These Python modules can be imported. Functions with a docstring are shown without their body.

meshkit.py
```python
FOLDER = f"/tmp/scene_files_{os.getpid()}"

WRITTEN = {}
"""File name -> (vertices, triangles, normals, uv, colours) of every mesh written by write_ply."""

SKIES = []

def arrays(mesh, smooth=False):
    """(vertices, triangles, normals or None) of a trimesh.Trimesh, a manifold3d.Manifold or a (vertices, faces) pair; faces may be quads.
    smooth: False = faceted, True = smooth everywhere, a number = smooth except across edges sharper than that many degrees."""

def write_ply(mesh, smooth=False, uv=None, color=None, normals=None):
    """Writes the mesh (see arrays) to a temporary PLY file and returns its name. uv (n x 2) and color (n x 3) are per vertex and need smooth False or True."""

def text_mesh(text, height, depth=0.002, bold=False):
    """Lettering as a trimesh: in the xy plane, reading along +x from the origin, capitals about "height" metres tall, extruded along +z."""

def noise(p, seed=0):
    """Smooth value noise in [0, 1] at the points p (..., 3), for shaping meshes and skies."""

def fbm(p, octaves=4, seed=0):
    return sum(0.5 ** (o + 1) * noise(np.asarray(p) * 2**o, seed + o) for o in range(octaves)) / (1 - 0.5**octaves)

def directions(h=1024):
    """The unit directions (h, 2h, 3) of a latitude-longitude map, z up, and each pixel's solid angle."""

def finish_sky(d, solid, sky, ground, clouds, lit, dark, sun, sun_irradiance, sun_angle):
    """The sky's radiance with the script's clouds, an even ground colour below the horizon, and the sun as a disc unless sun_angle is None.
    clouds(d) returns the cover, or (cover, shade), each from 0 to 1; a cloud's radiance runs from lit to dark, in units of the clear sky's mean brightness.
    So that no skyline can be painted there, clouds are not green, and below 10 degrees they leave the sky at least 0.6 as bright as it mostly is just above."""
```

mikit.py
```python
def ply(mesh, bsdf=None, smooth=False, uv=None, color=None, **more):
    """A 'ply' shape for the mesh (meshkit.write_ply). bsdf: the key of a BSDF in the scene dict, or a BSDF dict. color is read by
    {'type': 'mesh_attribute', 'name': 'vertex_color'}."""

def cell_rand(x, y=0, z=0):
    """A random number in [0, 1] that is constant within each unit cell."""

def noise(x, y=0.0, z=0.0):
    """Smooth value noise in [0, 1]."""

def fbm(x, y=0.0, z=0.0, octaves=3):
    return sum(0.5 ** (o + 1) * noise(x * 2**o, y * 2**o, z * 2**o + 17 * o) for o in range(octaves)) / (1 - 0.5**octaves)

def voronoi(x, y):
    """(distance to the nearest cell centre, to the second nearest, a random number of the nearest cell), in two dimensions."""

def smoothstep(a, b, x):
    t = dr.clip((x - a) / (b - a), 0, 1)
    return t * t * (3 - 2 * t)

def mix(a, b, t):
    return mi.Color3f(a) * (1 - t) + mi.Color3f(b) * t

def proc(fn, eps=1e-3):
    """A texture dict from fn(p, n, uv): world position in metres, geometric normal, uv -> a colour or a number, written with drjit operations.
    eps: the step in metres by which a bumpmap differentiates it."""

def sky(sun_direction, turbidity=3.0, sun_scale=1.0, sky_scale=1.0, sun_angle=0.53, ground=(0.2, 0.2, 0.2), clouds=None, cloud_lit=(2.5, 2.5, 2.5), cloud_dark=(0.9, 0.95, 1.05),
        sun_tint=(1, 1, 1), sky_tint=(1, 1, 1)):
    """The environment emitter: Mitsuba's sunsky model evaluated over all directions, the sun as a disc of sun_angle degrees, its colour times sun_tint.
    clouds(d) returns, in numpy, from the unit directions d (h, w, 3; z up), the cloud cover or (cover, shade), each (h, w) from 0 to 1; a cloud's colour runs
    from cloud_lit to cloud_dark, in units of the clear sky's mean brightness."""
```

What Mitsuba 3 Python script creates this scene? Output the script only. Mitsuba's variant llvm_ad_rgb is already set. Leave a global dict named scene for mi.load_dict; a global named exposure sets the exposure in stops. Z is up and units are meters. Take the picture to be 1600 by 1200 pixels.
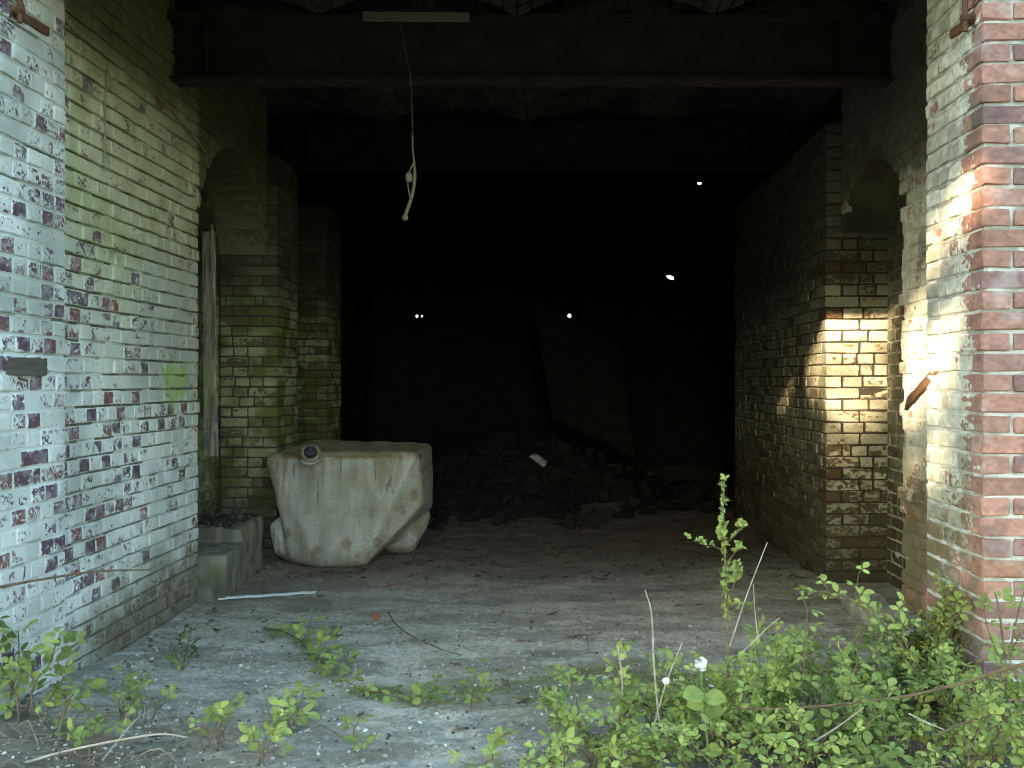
import math, random
import numpy as np, trimesh, drjit as dr, mitsuba as mi, mikit, meshkit, manifold3d as m3
from mikit import noise, fbm, smoothstep, mix, cell_rand
from shapely.geometry import Polygon, box as sbox
T = mi.ScalarTransform4f
# ---------------------------------------------------------------- camera, sky, exposure
CAMZ, F, CX, CY = 1.32, 1650.0, 860.0, 595.0
scene, labels = {}, {}
scene['camera'] = {'type': 'perspective', 'fov': 2 * math.degrees(math.atan(800 / F)), 'fov_axis': 'x', 'near_clip': 0.05, 'far_clip': 2000.0,
                   'principal_point_offset_x': -(CX - 800) / 1600, 'principal_point_offset_y': -(CY - 600) / 1200,
                   'to_world': T().look_at(origin=[0, 0, CAMZ], target=[0, 10, CAMZ], up=[0, 0, 1])}
SUN = np.array([-0.50, -0.72, 0.29]); SUN = SUN / np.linalg.norm(SUN)
scene['sky'] = mikit.sky(SUN.tolist(), turbidity=3.0, sun_scale=0.6, sun_angle=1.1, sun_tint=(1.0, 1.05, 1.22), sky_tint=(1.0, 0.99, 0.91))
exposure = 5.35
R = random.Random(7)
RN = np.random.default_rng(7)
Z = np.array([0, 0, 1.0])


def P(px, py, D):
    """world point D metres in front of the facade observer, given where the photograph shows it"""
    return np.array([(px - CX) / F * D, D, CAMZ - (py - CY) / F * D])


def G(px, py, z=0.0):
    D = (CAMZ - z) * F / (py - CY)
    return np.array([(px - CX) / F * D, D, z])


# ---------------------------------------------------------------- helpers
def put(key, mesh, bsdf, smooth=False, uv=None, to_world=None):
    base, n = key, 0
    while key in scene:
        n += 1
        key = f'{base}_{n:03d}'
    d = mikit.ply(mesh, bsdf, smooth=smooth, uv=uv)
    if to_world is not None:
        d['to_world'] = T(to_world)
    scene[key] = d
    return key


def tag(key, label=None, cat=None, group=None, kind=None):
    labels[key] = {k: v for k, v in (('label', label), ('category', cat), ('group', group), ('kind', kind)) if v}
    return key


def bx(x0, x1, y0, y1, z0, z1):
    m = trimesh.creation.box(extents=[x1 - x0, y1 - y0, z1 - z0])
    m.apply_translation([(x0 + x1) / 2, (y0 + y1) / 2, (z0 + z1) / 2])
    return m


def cat(ms):
    return trimesh.util.concatenate(ms)


def spline(pts, n):
    p = np.asarray(pts, float)
    if len(p) == 2:
        return p[0] + (p[1] - p[0]) * np.linspace(0, 1, n)[:, None]
    q = np.vstack([2 * p[0] - p[1], p, 2 * p[-1] - p[-2]])
    out = []
    for t in np.linspace(0, len(p) - 1 - 1e-6, n):
        i = int(t); u = t - i
        a, b, c, d = q[i:i + 4]
        out.append(0.5 * (2 * b + (c - a) * u + (2 * a - 5 * b + 4 * c - d) * u * u + (3 * b - a - 3 * c + d) * u ** 3))
    return np.array(out)


def tube(p, r, sides=6):
    """closed tapered tube along the points p with radii r"""
    p = np.asarray(p, float); n = len(p)
    r = np.broadcast_to(np.asarray(r, float), (n,))
    t = np.gradient(p, axis=0); t /= np.linalg.norm(t, axis=1, keepdims=True) + 1e-12
    a = np.cross(t[0], [0.3, 0.2, 0.93]); a /= np.linalg.norm(a) + 1e-12
    A = []
    for i in range(n):
        a = a - t[i] * (a @ t[i]); a /= np.linalg.norm(a) + 1e-12
        A.append(a)
    A = np.array(A); B = np.cross(t, A)
    ang = np.arange(sides) * 2 * np.pi / sides
    v = p[:, None] + r[:, None, None] * (np.cos(ang)[None, :, None] * A[:, None] + np.sin(ang)[None, :, None] * B[:, None])
    i, j = np.meshgrid(np.arange(n - 1), np.arange(sides), indexing='ij')
    k = (j + 1) % sides
    q = np.stack([i * sides + j, i * sides + k, (i + 1) * sides + k, (i + 1) * sides + j], -1).reshape(-1, 4)
    f = np.vstack([q[:, [0, 1, 2]], q[:, [0, 2, 3]]])
    v = np.vstack([v.reshape(-1, 3), p[0], p[-1]])
    jj = np.arange(sides); kk = (jj + 1) % sides
    f = np.vstack([f, np.stack([kk, jj, jj * 0 + n * sides], 1), np.stack([(n - 1) * sides + jj, (n - 1) * sides + kk, jj * 0 + n * sides + 1], 1)])
    return trimesh.Trimesh(v, f, process=False)


def hull_spheres(pts, r, seg=16):
    rs = r if isinstance(r, (list, tuple)) else [r] * len(pts)
    return m3.Manifold.batch_hull([m3.Manifold.sphere(a, seg).translate(list(map(float, p))) for p, a in zip(pts, rs)])


def lump(size, seed, jit=0.28):
    """an angular stone or brick fragment"""
    rg = np.random.default_rng(seed)
    v = rg.uniform(-1, 1, (14, 3)); v = v / np.maximum(np.abs(v).max(1, keepdims=True), 1e-6) * (1 - jit * rg.random((14, 1)))
    h = trimesh.convex.convex_hull(v * np.asarray(size) / 2)
    return h


# ---------------------------------------------------------------- materials
def mat(key, fn, rough=0.85, bump=None, spec=0.25):
    d = {'type': 'principled', 'base_color': mikit.proc(fn) if callable(fn) else {'type': 'rgb', 'value': list(fn)}, 'roughness': rough, 'specular': spec}
    if bump:
        d = {'type': 'bumpmap', 'arbitrary': mikit.proc(bump[0], eps=bump[2] if len(bump) > 2 else 2e-3), 'bsdf': d, 'scale': bump[1]}
    scene[key] = {'type': 'twosided', 'bsdf': d}
    return key


def grit(p, n, uv):
    return fbm(p.x * 60, p.y * 60, p.z * 60, 3)


def white_brick(p, n, uv):
    """lime-washed brick; uv.x says how much of the wash has flaked off this brick, uv.y its own tone"""
    lev, r = uv.x, uv.y
    brick = mix((0.20, 0.085, 0.080), (0.115, 0.072, 0.088), smoothstep(0.15, 0.6, r))
    film = fbm(p.x * 26 + 3, p.y * 26, p.z * 26, 3)
    brick = mix(brick * (0.7 + 0.6 * fbm(p.x * 40, p.y * 40, p.z * 40, 2)), (0.50, 0.49, 0.50), smoothstep(0.38, 0.85, film) * 0.55)
    q = 0.45 * fbm(p.x * 19, p.y * 19, p.z * 24, 3) + 0.55 * fbm(p.x * 95, p.y * 95, p.z * 80, 3)
    lv = 0.24 + lev * 0.46
    paint = smoothstep(lv - 0.075, lv + 0.06, q)
    tone = fbm(p.x * 3, p.y * 3, p.z * 3, 3)
    wash = mix((0.46, 0.485, 0.425), (0.72, 0.735, 0.68), smoothstep(0.25, 0.7, tone))
    wash = wash * (0.86 + 0.2 * r)
    alg = smoothstep(4.48, 4.62, p.y) * smoothstep(0.95, 2.1, p.z + 0.5 * (tone - 0.5) + 0.35 * (p.y - 5.2))
    wash = mix(wash, mix((0.50, 0.50, 0.30), (0.36, 0.37, 0.16), smoothstep(0.35, 0.7, fbm(p.x * 7, p.y * 7, p.z * 7, 2))), alg * 0.9)
    sm = smoothstep(5.25, 5.5, p.y + 0.12 * (tone - 0.5)) * smoothstep(1.15, 1.3, p.z + 0.2 * (tone - 0.5)) * smoothstep(2.2, 1.9, p.z)
    wash = mix(wash, (0.44, 0.45, 0.37), sm * 0.7)
    col = mix(brick, wash, paint)
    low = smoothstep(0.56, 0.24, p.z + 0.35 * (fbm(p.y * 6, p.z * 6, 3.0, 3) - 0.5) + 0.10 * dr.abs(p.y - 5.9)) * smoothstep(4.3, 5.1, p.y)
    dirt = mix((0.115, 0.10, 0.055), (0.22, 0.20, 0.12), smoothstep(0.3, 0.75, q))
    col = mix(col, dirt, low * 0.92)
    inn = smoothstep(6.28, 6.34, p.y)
    col = mix(col, mix((0.05, 0.05, 0.025), (0.10, 0.105, 0.05), q), inn * 0.85)  # moss tone, with the dimness of the recess painted into it
    top_shade = smoothstep(2.60, 3.0, p.z + 0.25 * (tone - 0.5))
    col = mix(col, (0.10, 0.095, 0.05), top_shade * 0.75 * smoothstep(4.5, 4.6, p.y))  # shade near the opening's head painted onto the wall top
    dy, dz = p.y - 5.92, p.z - 1.31
    rr = dr.sqrt(dy * dy / 0.040 + dz * dz / 0.018) + 0.9 * (fbm(p.y * 14, p.z * 14, 7.0, 2) - 0.5)
    return mix(col, (0.31, 0.42, 0.10), smoothstep(1.15, 0.6, rr) * 0.75 * smoothstep(-2.3, -2.2, p.x))


def bed_white(p, n, uv):
    """joint filling of the limewashed wall: washed over where it stands flush, bare dirty lime where it has weathered back"""
    deep = dr.maximum(-2.067 - p.x, 0.0)
    deep = dr.select(p.y > 4.5, -2.102 - p.x, deep)
    c = white_brick(p, n, mi.Point2f(0.05, 0.4))
    return mix(c, mix((0.10, 0.09, 0.06), (0.20, 0.19, 0.14), grit(p, n, uv)), smoothstep(0.006, 0.013, deep))


def face_brick(p, n, uv):
    """the red facing brick of the front and its jamb, the jamb limewashed towards the inside"""
    lev, r = uv.x, uv.y
    b1 = mix((0.43, 0.205, 0.15), (0.33, 0.175, 0.155), smoothstep(0.3, 0.7, r))
    b1 = mix(b1, (0.48, 0.24, 0.15), smoothstep(0.75, 1.0, r))
    sp = fbm(p.x * 30, p.y * 30, p.z * 30, 3)
    b1 = b1 * (0.65 + 0.7 * sp)
    bloom = smoothstep(0.52, 0.75, fbm(p.x * 9 + 5, p.y * 9, p.z * 9, 3))
    b1 = mix(b1, (0.50, 0.42, 0.39), bloom * 0.55)
    b1 = mix(b1, (0.46, 0.36, 0.30), 0.10)
    b1 = b1 * (0.72 + 0.42 * fbm(p.x * 70, p.y * 70, p.z * 70, 2)) * (0.78 + 0.40 * cell_rand(dr.floor(r * 97.0), 3, 1))
    b1 = mix(b1, (0.13, 0.10, 0.095), smoothstep(0.56, 0.72, fbm(p.x * 8 + 11, p.y * 8, p.z * 7, 4)) * 0.6)
    q = 0.6 * fbm(p.x * 12, p.y * 12, p.z * 14, 3) + 0.4 * fbm(p.x * 60, p.y * 60, p.z * 60, 2)
    d = smoothstep(3.84, 4.06, p.y + 0.30 * (q - 0.5)) * smoothstep(3.832, 3.845, p.y)
    keep = smoothstep(0.45, 0.95, p.z + 0.4 * (q - 0.5))
    lv = 0.93 - 0.62 * d * keep + 0.25 * (lev - 0.5)
    paint = smoothstep(lv - 0.06, lv + 0.06, q)
    wash = mix((0.56, 0.54, 0.42), (0.74, 0.72, 0.62), smoothstep(0.3, 0.7, sp))
    col = mix(b1, wash, paint)
    alg = smoothstep(0.30, 0.52, fbm(p.x * 6, p.y * 6 + 3, p.z * 5, 3)) * smoothstep(3.86, 4.05, p.y) * smoothstep(1.2, 0.6, p.z)
    col = mix(col, (0.13, 0.135, 0.06), alg * 0.75)
    gr = smoothstep(0.55, 0.7, fbm(p.x * 5, p.y * 5 + 9, p.z * 4, 3)) * smoothstep(3.84, 3.9, p.y)
    col = mix(col, (0.16, 0.15, 0.11), gr * 0.55)
    return mix(col, (0.045, 0.04, 0.032), smoothstep(1.8, 1.88, p.x) * smoothstep(2.15, 2.6, p.z + 0.3 * (q - 0.5)) * 0.9 * smoothstep(3.0, 4.0, p.y))  # shade above the side recess painted into the brick colour


def pier_brick(p, n, uv):
    """old yellowish limewash worn thin over brick, green with algae on the shaded west side"""
    lev, r = uv.x, uv.y
    b = mix(mix((0.21, 0.125, 0.065), (0.12, 0.095, 0.06), r), mix((0.13, 0.11, 0.06), (0.10, 0.10, 0.055), r), smoothstep(0.0, -1.2, p.x))
    q = 0.6 * fbm(p.x * 14, p.y * 14, p.z * 20, 3) + 0.4 * fbm(p.x * 60, p.y * 60, p.z * 60, 2)
    lv = 0.24 + 0.36 * lev + 0.22 * smoothstep(1.1, 0.4, p.z) * smoothstep(-1.0, 0.0, p.x)
    wash = mix((0.40, 0.385, 0.27), (0.55, 0.54, 0.43), smoothstep(0.3, 0.7, q))
    wash = mix(wash, (0.165, 0.17, 0.075), smoothstep(0.0, -1.5, p.x) * (0.55 + 0.6 * smoothstep(0.4, 0.65, fbm(p.x * 6, p.y * 6, p.z * 5, 3))))
    col = mix(b, wash, smoothstep(lv - 0.08, lv + 0.08, q))
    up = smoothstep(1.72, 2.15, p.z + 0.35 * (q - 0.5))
    col = mix(col, (0.055, 0.052, 0.036), up * 0.8)  # upper part darkened to paint in the dimness above the sun patch
    col = mix(col, (0.045, 0.043, 0.028), smoothstep(0.45, 0.75, dr.abs(n.x)) * smoothstep(0.30, 0.55, q + 0.12) * smoothstep(0.0, 1.0, p.x) * 0.75)  # room-side face darkened by its normal, shade put into the colour
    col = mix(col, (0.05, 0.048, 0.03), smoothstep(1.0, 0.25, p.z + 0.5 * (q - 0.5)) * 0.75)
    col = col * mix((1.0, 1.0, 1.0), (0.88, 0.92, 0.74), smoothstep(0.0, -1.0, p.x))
    return col * (0.75 + 0.4 * r)


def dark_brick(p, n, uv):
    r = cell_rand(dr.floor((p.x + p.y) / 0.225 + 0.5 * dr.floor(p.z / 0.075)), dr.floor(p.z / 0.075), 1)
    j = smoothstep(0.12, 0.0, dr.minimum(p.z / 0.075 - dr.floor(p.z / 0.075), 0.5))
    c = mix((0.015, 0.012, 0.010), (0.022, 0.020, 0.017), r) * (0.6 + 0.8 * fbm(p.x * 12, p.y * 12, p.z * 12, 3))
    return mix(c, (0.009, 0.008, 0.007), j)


def ground_col(p, n, uv):
    big = fbm(p.x * 0.9 + 4, p.y * 1.3, 1.0, 4)
    med = fbm(p.x * 5, p.y * 9, 2.0, 4)
    fine = fbm(p.x * 45, p.y * 60, 3.0, 3)
    fin2 = fbm(p.x * 130, p.y * 130, 6.0, 2)
    conc = mix((0.26, 0.24, 0.185), (0.50, 0.47, 0.385), smoothstep(0.33, 0.67, 0.38 * med + 0.34 * fine + 0.28 * fin2))
    earth = mix((0.080, 0.062, 0.042), (0.20, 0.155, 0.105), smoothstep(0.3, 0.72, 0.4 * med + 0.3 * fine + 0.3 * fin2))
    inner = smoothstep(5.9, 8.0, p.y + 1.2 * (big - 0.5) + 0.35 * (med - 0.5) - 0.18 * p.x)
    worn = smoothstep(0.45, 0.65, med) * 0.45 * smoothstep(5.0, 6.0, p.y)
    col = mix(conc, earth, dr.maximum(inner, worn * 0.6))
    scuff = smoothstep(0.50, 0.62, fbm(p.x * 3 + 1, p.y * 8 + 5, 4.0, 4))
    col = mix(col, (0.17, 0.15, 0.115), scuff * 0.5)
    mx, my = (p.x - 0.45) / 1.25, (p.y - 4.62) / 0.42
    moss = smoothstep(1.25, 0.35, dr.sqrt(mx * mx + my * my) + 1.6 * (fbm(p.x * 4, p.y * 6, 5.0, 4) - 0.5))
    mossc = mix((0.07, 0.08, 0.02), (0.22, 0.22, 0.065), 0.5 * fine + 0.5 * fin2)
    col = mix(col, mossc, moss * smoothstep(0.3, 0.5, 0.5 * med + 0.5 * fine) * 0.95)
    out = smoothstep(3.75, 3.1, p.y + 0.5 * (big - 0.5))
    col = mix(col, mix((0.07, 0.06, 0.04), (0.16, 0.14, 0.09), fine), out * 0.8)
    stain = smoothstep(0.56, 0.70, fbm(p.x * 2.2 + 8, p.y * 3.1, 9.0, 4))
    col = mix(col, (0.13, 0.115, 0.085), stain * 0.4)
    soil = smoothstep(-0.8, -1.5, p.x + 0.6 * (big - 0.5)) * smoothstep(4.25, 3.8, p.y + 0.5 * (med - 0.5)) + smoothstep(0.1, 0.7, p.x + 0.8 * (big - 0.5)) * smoothstep(4.3, 3.9, p.y + 0.5 * (med - 0.5))
    col = mix(col, mix((0.06, 0.05, 0.034), (0.17, 0.145, 0.10), fine), dr.minimum(soil, 1.0) * 0.8)
    return mix(col, (0.06, 0.07, 0.03), smoothstep(2.6, 1.0, p.y))


def ground_bump(p, n, uv):
    return fbm(p.x * 30, p.y * 30, 1.0, 4)


def concrete(p, n, uv):
    q = fbm(p.x * 9, p.y * 9, p.z * 9, 4)
    st = fbm(p.x * 25, p.y * 25, p.z * 3, 2)
    c = mix((0.20, 0.19, 0.15), (0.42, 0.41, 0.36), smoothstep(0.3, 0.68, 0.6 * q + 0.4 * st))
    c = mix(c, (0.04, 0.037, 0.028), smoothstep(1.7, 2.1, p.z + 0.3 * (q - 0.5)) * 0.9)  # dimness under the arch head painted in towards the top
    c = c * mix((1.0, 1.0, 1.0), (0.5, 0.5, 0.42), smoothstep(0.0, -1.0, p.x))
    return mix(c, (0.12, 0.13, 0.055), smoothstep(0.5, 0.7, fbm(p.x * 5 + 2, p.y * 5, p.z * 6, 3)) * 0.6)


def wood(p, n, uv):
    g = fbm(p.x * 55 + 1.5 * noise(p.x * 3, p.y * 3, p.z * 2), p.y * 55, p.z * 2.4, 3)
    c = mix((0.19, 0.165, 0.11), (0.40, 0.36, 0.26), smoothstep(0.3, 0.7, g))
    blue = smoothstep(0.16, 0.08, dr.abs(p.z - 0.98)) * smoothstep(-2.0, -2.1, p.x) * smoothstep(0.45, 0.6, fbm(p.x * 30, p.y * 30, p.z * 8, 2))
    gre = smoothstep(0.17, 0.08, dr.abs(p.z - 1.27)) * smoothstep(0.4, 0.6, fbm(p.x * 22 + 3, p.y * 22, p.z * 7, 2))
    c = mix(c, (0.06, 0.12, 0.16), blue * 0.8)
    return mix(c, (0.26, 0.33, 0.06), gre * 0.7 * smoothstep(-2.0, -2.1, p.x))


def tank_col(p, n, uv):
    streak = fbm(p.x * 13, p.y * 13, p.z * 1.1, 4)
    blot = fbm(p.x * 5, p.y * 5 + 2, p.z * 5, 3)
    c = mix((0.25, 0.245, 0.17), (0.40, 0.395, 0.32), smoothstep(0.32, 0.62, 0.6 * streak + 0.4 * blot))
    c = mix(c, (0.19, 0.14, 0.055), smoothstep(0.53, 0.68, streak) * smoothstep(0.1, 0.75, p.z) * 0.7)
    line = fbm(p.x * 46, p.y * 46, p.z * 1.6 + 5, 2)
    c = mix(c, (0.11, 0.095, 0.06), smoothstep(0.68, 0.80, line) * smoothstep(0.3, 0.6, blot) * 0.6)
    c = c * (0.82 + 0.36 * fbm(p.x * 60, p.y * 60, p.z * 60, 2))
    top = smoothstep(0.45, 0.85, n.z) * smoothstep(0.5, 0.65, p.z)
    c = mix(c, mix((0.17, 0.14, 0.055), (0.36, 0.32, 0.20), fbm(p.x * 12, p.y * 12, 1.0, 3)), top * 0.85)
    edge = smoothstep(0.03, 0.0, dr.abs(p.z - 0.775 - 0.02 * (blot - 0.5))) * smoothstep(0.4, 0.6, blot)
    c = mix(c, (0.20, 0.12, 0.03), edge * 0.7)
    for x, z, r in ((-1.20, 0.17, 0.050), (-1.66, 0.10, 0.055), (-1.44, 0.17, 0.05), (-1.30, 0.10, 0.07), (-1.05, 0.42, 0.05), (-0.99, 0.5, 0.04), (-0.90, 0.66, 0.06), (-1.88, 0.22, 0.05), (-1.03, 0.17, 0.06)):
        d = dr.sqrt(dr.square(p.x - x) + dr.square((p.z - z) * 0.8)) + 0.07 * (fbm(p.x * 22, p.z * 22, 4.0, 2) - 0.5)
        c = mix(c, (0.19, 0.105, 0.045), smoothstep(r, r * 0.15, d) * 0.62)
    return mix(c, (0.16, 0.12, 0.07), smoothstep(0.16, 0.01, p.z + 0.12 * (blot - 0.5)) * 0.6)


def leaf_col(p, n, uv):
    c = mix((0.060, 0.105, 0.040), (0.42, 0.50, 0.15), uv.x)
    return c * (0.8 + 0.4 * noise(p.x * 45, p.y * 45, p.z * 45))


def stone_col(p, n, uv):
    r = cell_rand(dr.floor(p.x * 35), dr.floor(p.y * 35), 2)
    return mix((0.20, 0.18, 0.14), (0.66, 0.65, 0.60), r) * (0.8 + 0.4 * noise(p.x * 90, p.y * 90, p.z * 90))


def rust_col(p, n, uv):
    return mix((0.07, 0.038, 0.025), (0.19, 0.095, 0.05), fbm(p.x * 20, p.y * 20, p.z * 20, 4))


BR = (grit, 0.006)
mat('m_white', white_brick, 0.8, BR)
mat('m_bed_white', bed_white, 0.9)
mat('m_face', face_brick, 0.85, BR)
mat('m_pier', pier_brick, 0.85, BR)
mat('m_dark', dark_brick, 0.9)
mat('m_ground', ground_col, 0.95, (ground_bump, 0.012, 4e-3), 0.1)
mat('m_concrete', concrete, 0.9, BR)
mat('m_wood', wood, 0.8)
mat('m_tank', tank_col, 0.42, None, 0.45)
mat('m_rust', rust_col, 0.7, BR)
mat('m_stone', stone_col, 0.9)
mat('m_joint', (0.055, 0.048, 0.036), 0.95)
mat('m_cement', lambda p, n, uv: mix((0.36, 0.34, 0.28), (0.62, 0.61, 0.55), smoothstep(0.3, 0.7, fbm(p.x * 18, p.y * 18, p.z * 30, 3))), 0.9, BR)
mat('m_soot', lambda p, n, uv: mix((0.020, 0.018, 0.015), (0.045, 0.040, 0.034), fbm(p.x * 14, p.y * 14, p.z * 14, 3)), 0.9)
mat('m_ceiling', lambda p, n, uv: mix((0.030, 0.027, 0.023), (0.075, 0.069, 0.060), smoothstep(0.3, 0.7, fbm(p.x * 7, p.y * 7, p.z * 7, 4))), 0.9)
mat('m_steel', lambda p, n, uv: mix((0.017, 0.015, 0.013), (0.050, 0.038, 0.030), fbm(p.x * 9, p.y * 9, p.z * 9, 3)), 0.75)
mat('m_batten', lambda p, n, uv: mix((0.13, 0.12, 0.085), (0.30, 0.28, 0.21), fbm(p.x * 7, p.y * 60, p.z * 90, 3)), 0.85)
mat('m_oldwood', lambda p, n, uv: mix((0.055, 0.048, 0.036), (0.16, 0.145, 0.11), fbm(p.x * 70, p.y * 6, p.z * 70, 3)), 0.85)
mat('m_cap', (0.05, 0.052, 0.062), 0.55)
mat('m_cable', lambda p, n, uv: mix((0.20, 0.18, 0.11), (0.34, 0.31, 0.20), noise(p.x * 60, p.y * 60, p.z * 60)), 0.7)
mat('m_plastic', (0.68, 0.70, 0.68), 0.4)
mat('m_stem', lambda p, n, uv: mix((0.10, 0.065, 0.045), (0.20, 0.16, 0.09), noise(p.x * 40, p.y * 40, p.z * 40)), 0.75)
mat('m_drystem', lambda p, n, uv: mix((0.26, 0.22, 0.17), (0.46, 0.42, 0.35), noise(p.x * 40, p.y * 40, p.z * 40)), 0.85)
mat('m_straw', lambda p, n, uv: mix((0.10, 0.08, 0.055), (0.30, 0.26, 0.19), noise(p.x * 30, p.y * 30, p.z * 30)), 0.9)
mat('m_greenstem', lambda p, n, uv: mix((0.12, 0.17, 0.05), (0.22, 0.28, 0.09), noise(p.x * 40, p.y * 40, p.z * 40)), 0.7)
mat('m_litter', lambda p, n, uv: mix((0.06, 0.042, 0.028), (0.19, 0.14, 0.09), cell_rand(dr.floor(p.x * 25), dr.floor(p.y * 25), 5)), 0.9)
mat('m_petal', (0.80, 0.80, 0.80), 0.7)
mat('m_glassy', (0.62, 0.66, 0.70), 0.3)
scene['m_leaf'] = {'type': 'principledthin', 'base_color': mikit.proc(leaf_col), 'roughness': 0.55, 'diff_trans': 0.7, 'spec_trans': 0.0}

# ---------------------------------------------------------------- bricks
CO, BH = 0.075, 0.064
LEV = [0.0, 0.18, 0.36, 0.55, 0.8, 1.0]
_bricks = {}


def brick_mesh(l, seed, w=None):
    """front of a worn brick (local x along the wall, y outward, z up), open at the back"""
    rg = np.random.default_rng(seed)
    h, b = BH, 0.006
    xs = np.array([-l / 2, -l / 2 + b, 0, l / 2 - b, l / 2]); zs = np.array([-h / 2, -h / 2 + b, h / 2 - b, h / 2])
    x, z = np.meshgrid(xs, zs, indexing='ij'); nx, nz = x.shape
    y = np.zeros_like(x); y[0] -= b * 0.8; y[-1] -= b * 0.8; y[:, 0] -= b * 0.8; y[:, -1] -= b * 0.8
    y += rg.normal(0, 0.0012, y.shape)
    for i in (0, -1):
        for j in (0, -1):
            y[i, j] -= rg.random() ** 2 * 0.009
            x[i, j] -= np.sign(x[i, j]) * rg.random() ** 2 * 0.006; z[i, j] -= np.sign(z[i, j]) * rg.random() ** 2 * 0.006
    x[:, :] += rg.normal(0, 0.0008, x.shape); z += rg.normal(0, 0.0010, z.shape)
    v = np.stack([x, y, z], -1).reshape(-1, 3)
    ring = [i * nz for i in range(nx)] + [(nx - 1) * nz + j for j in range(1, nz)] + [i * nz + nz - 1 for i in range(nx - 2, -1, -1)] + [j for j in range(nz - 2, 0, -1)]
    f = []
    for i in range(nx - 1):
        for j in range(nz - 1):
            a, b_, c, d = i * nz + j, (i + 1) * nz + j, (i + 1) * nz + j + 1, i * nz + j + 1
            f += [[a, c, b_], [a, d, c]]
    n0 = len(v)
    back = v[ring].copy(); back[:, 1] = -0.035
    v = np.vstack([v, back]); k = len(ring)
    for s in range(k):
        t = (s + 1) % k
        f += [[ring[s], ring[t], n0 + t], [ring[s], n0 + t, n0 + s]]
    return v, np.array(f)


RIM = [i for i in range(20) if i < 4 or i >= 16 or i % 4 in (0, 3)] + list(range(20, 34))


def get_brick(l, li, seed):
    key = (l, li, seed)
    if key not in _bricks:
        v, f = brick_mesh(l, seed * 31 + li * 7 + int(l * 1000))
        r = ((seed * 0.618 + li * 0.37) % 1.0)
        uv = np.tile([[LEV[li], r]], (len(v), 1))
        uv[RIM, 0] *= 0.15
        _bricks[key] = (v, f, uv, {})
    return _bricks[key]


def brick_entry(key, l, li, seed, M, bsdf):
    v, f, uv, ds = get_brick(l, li, seed)
    if bsdf not in ds:
        ds[bsdf] = mikit.ply((v, f), bsdf, smooth=True, uv=uv)
    scene[key] = {**ds[bsdf], 'to_world': T(M)}


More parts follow.
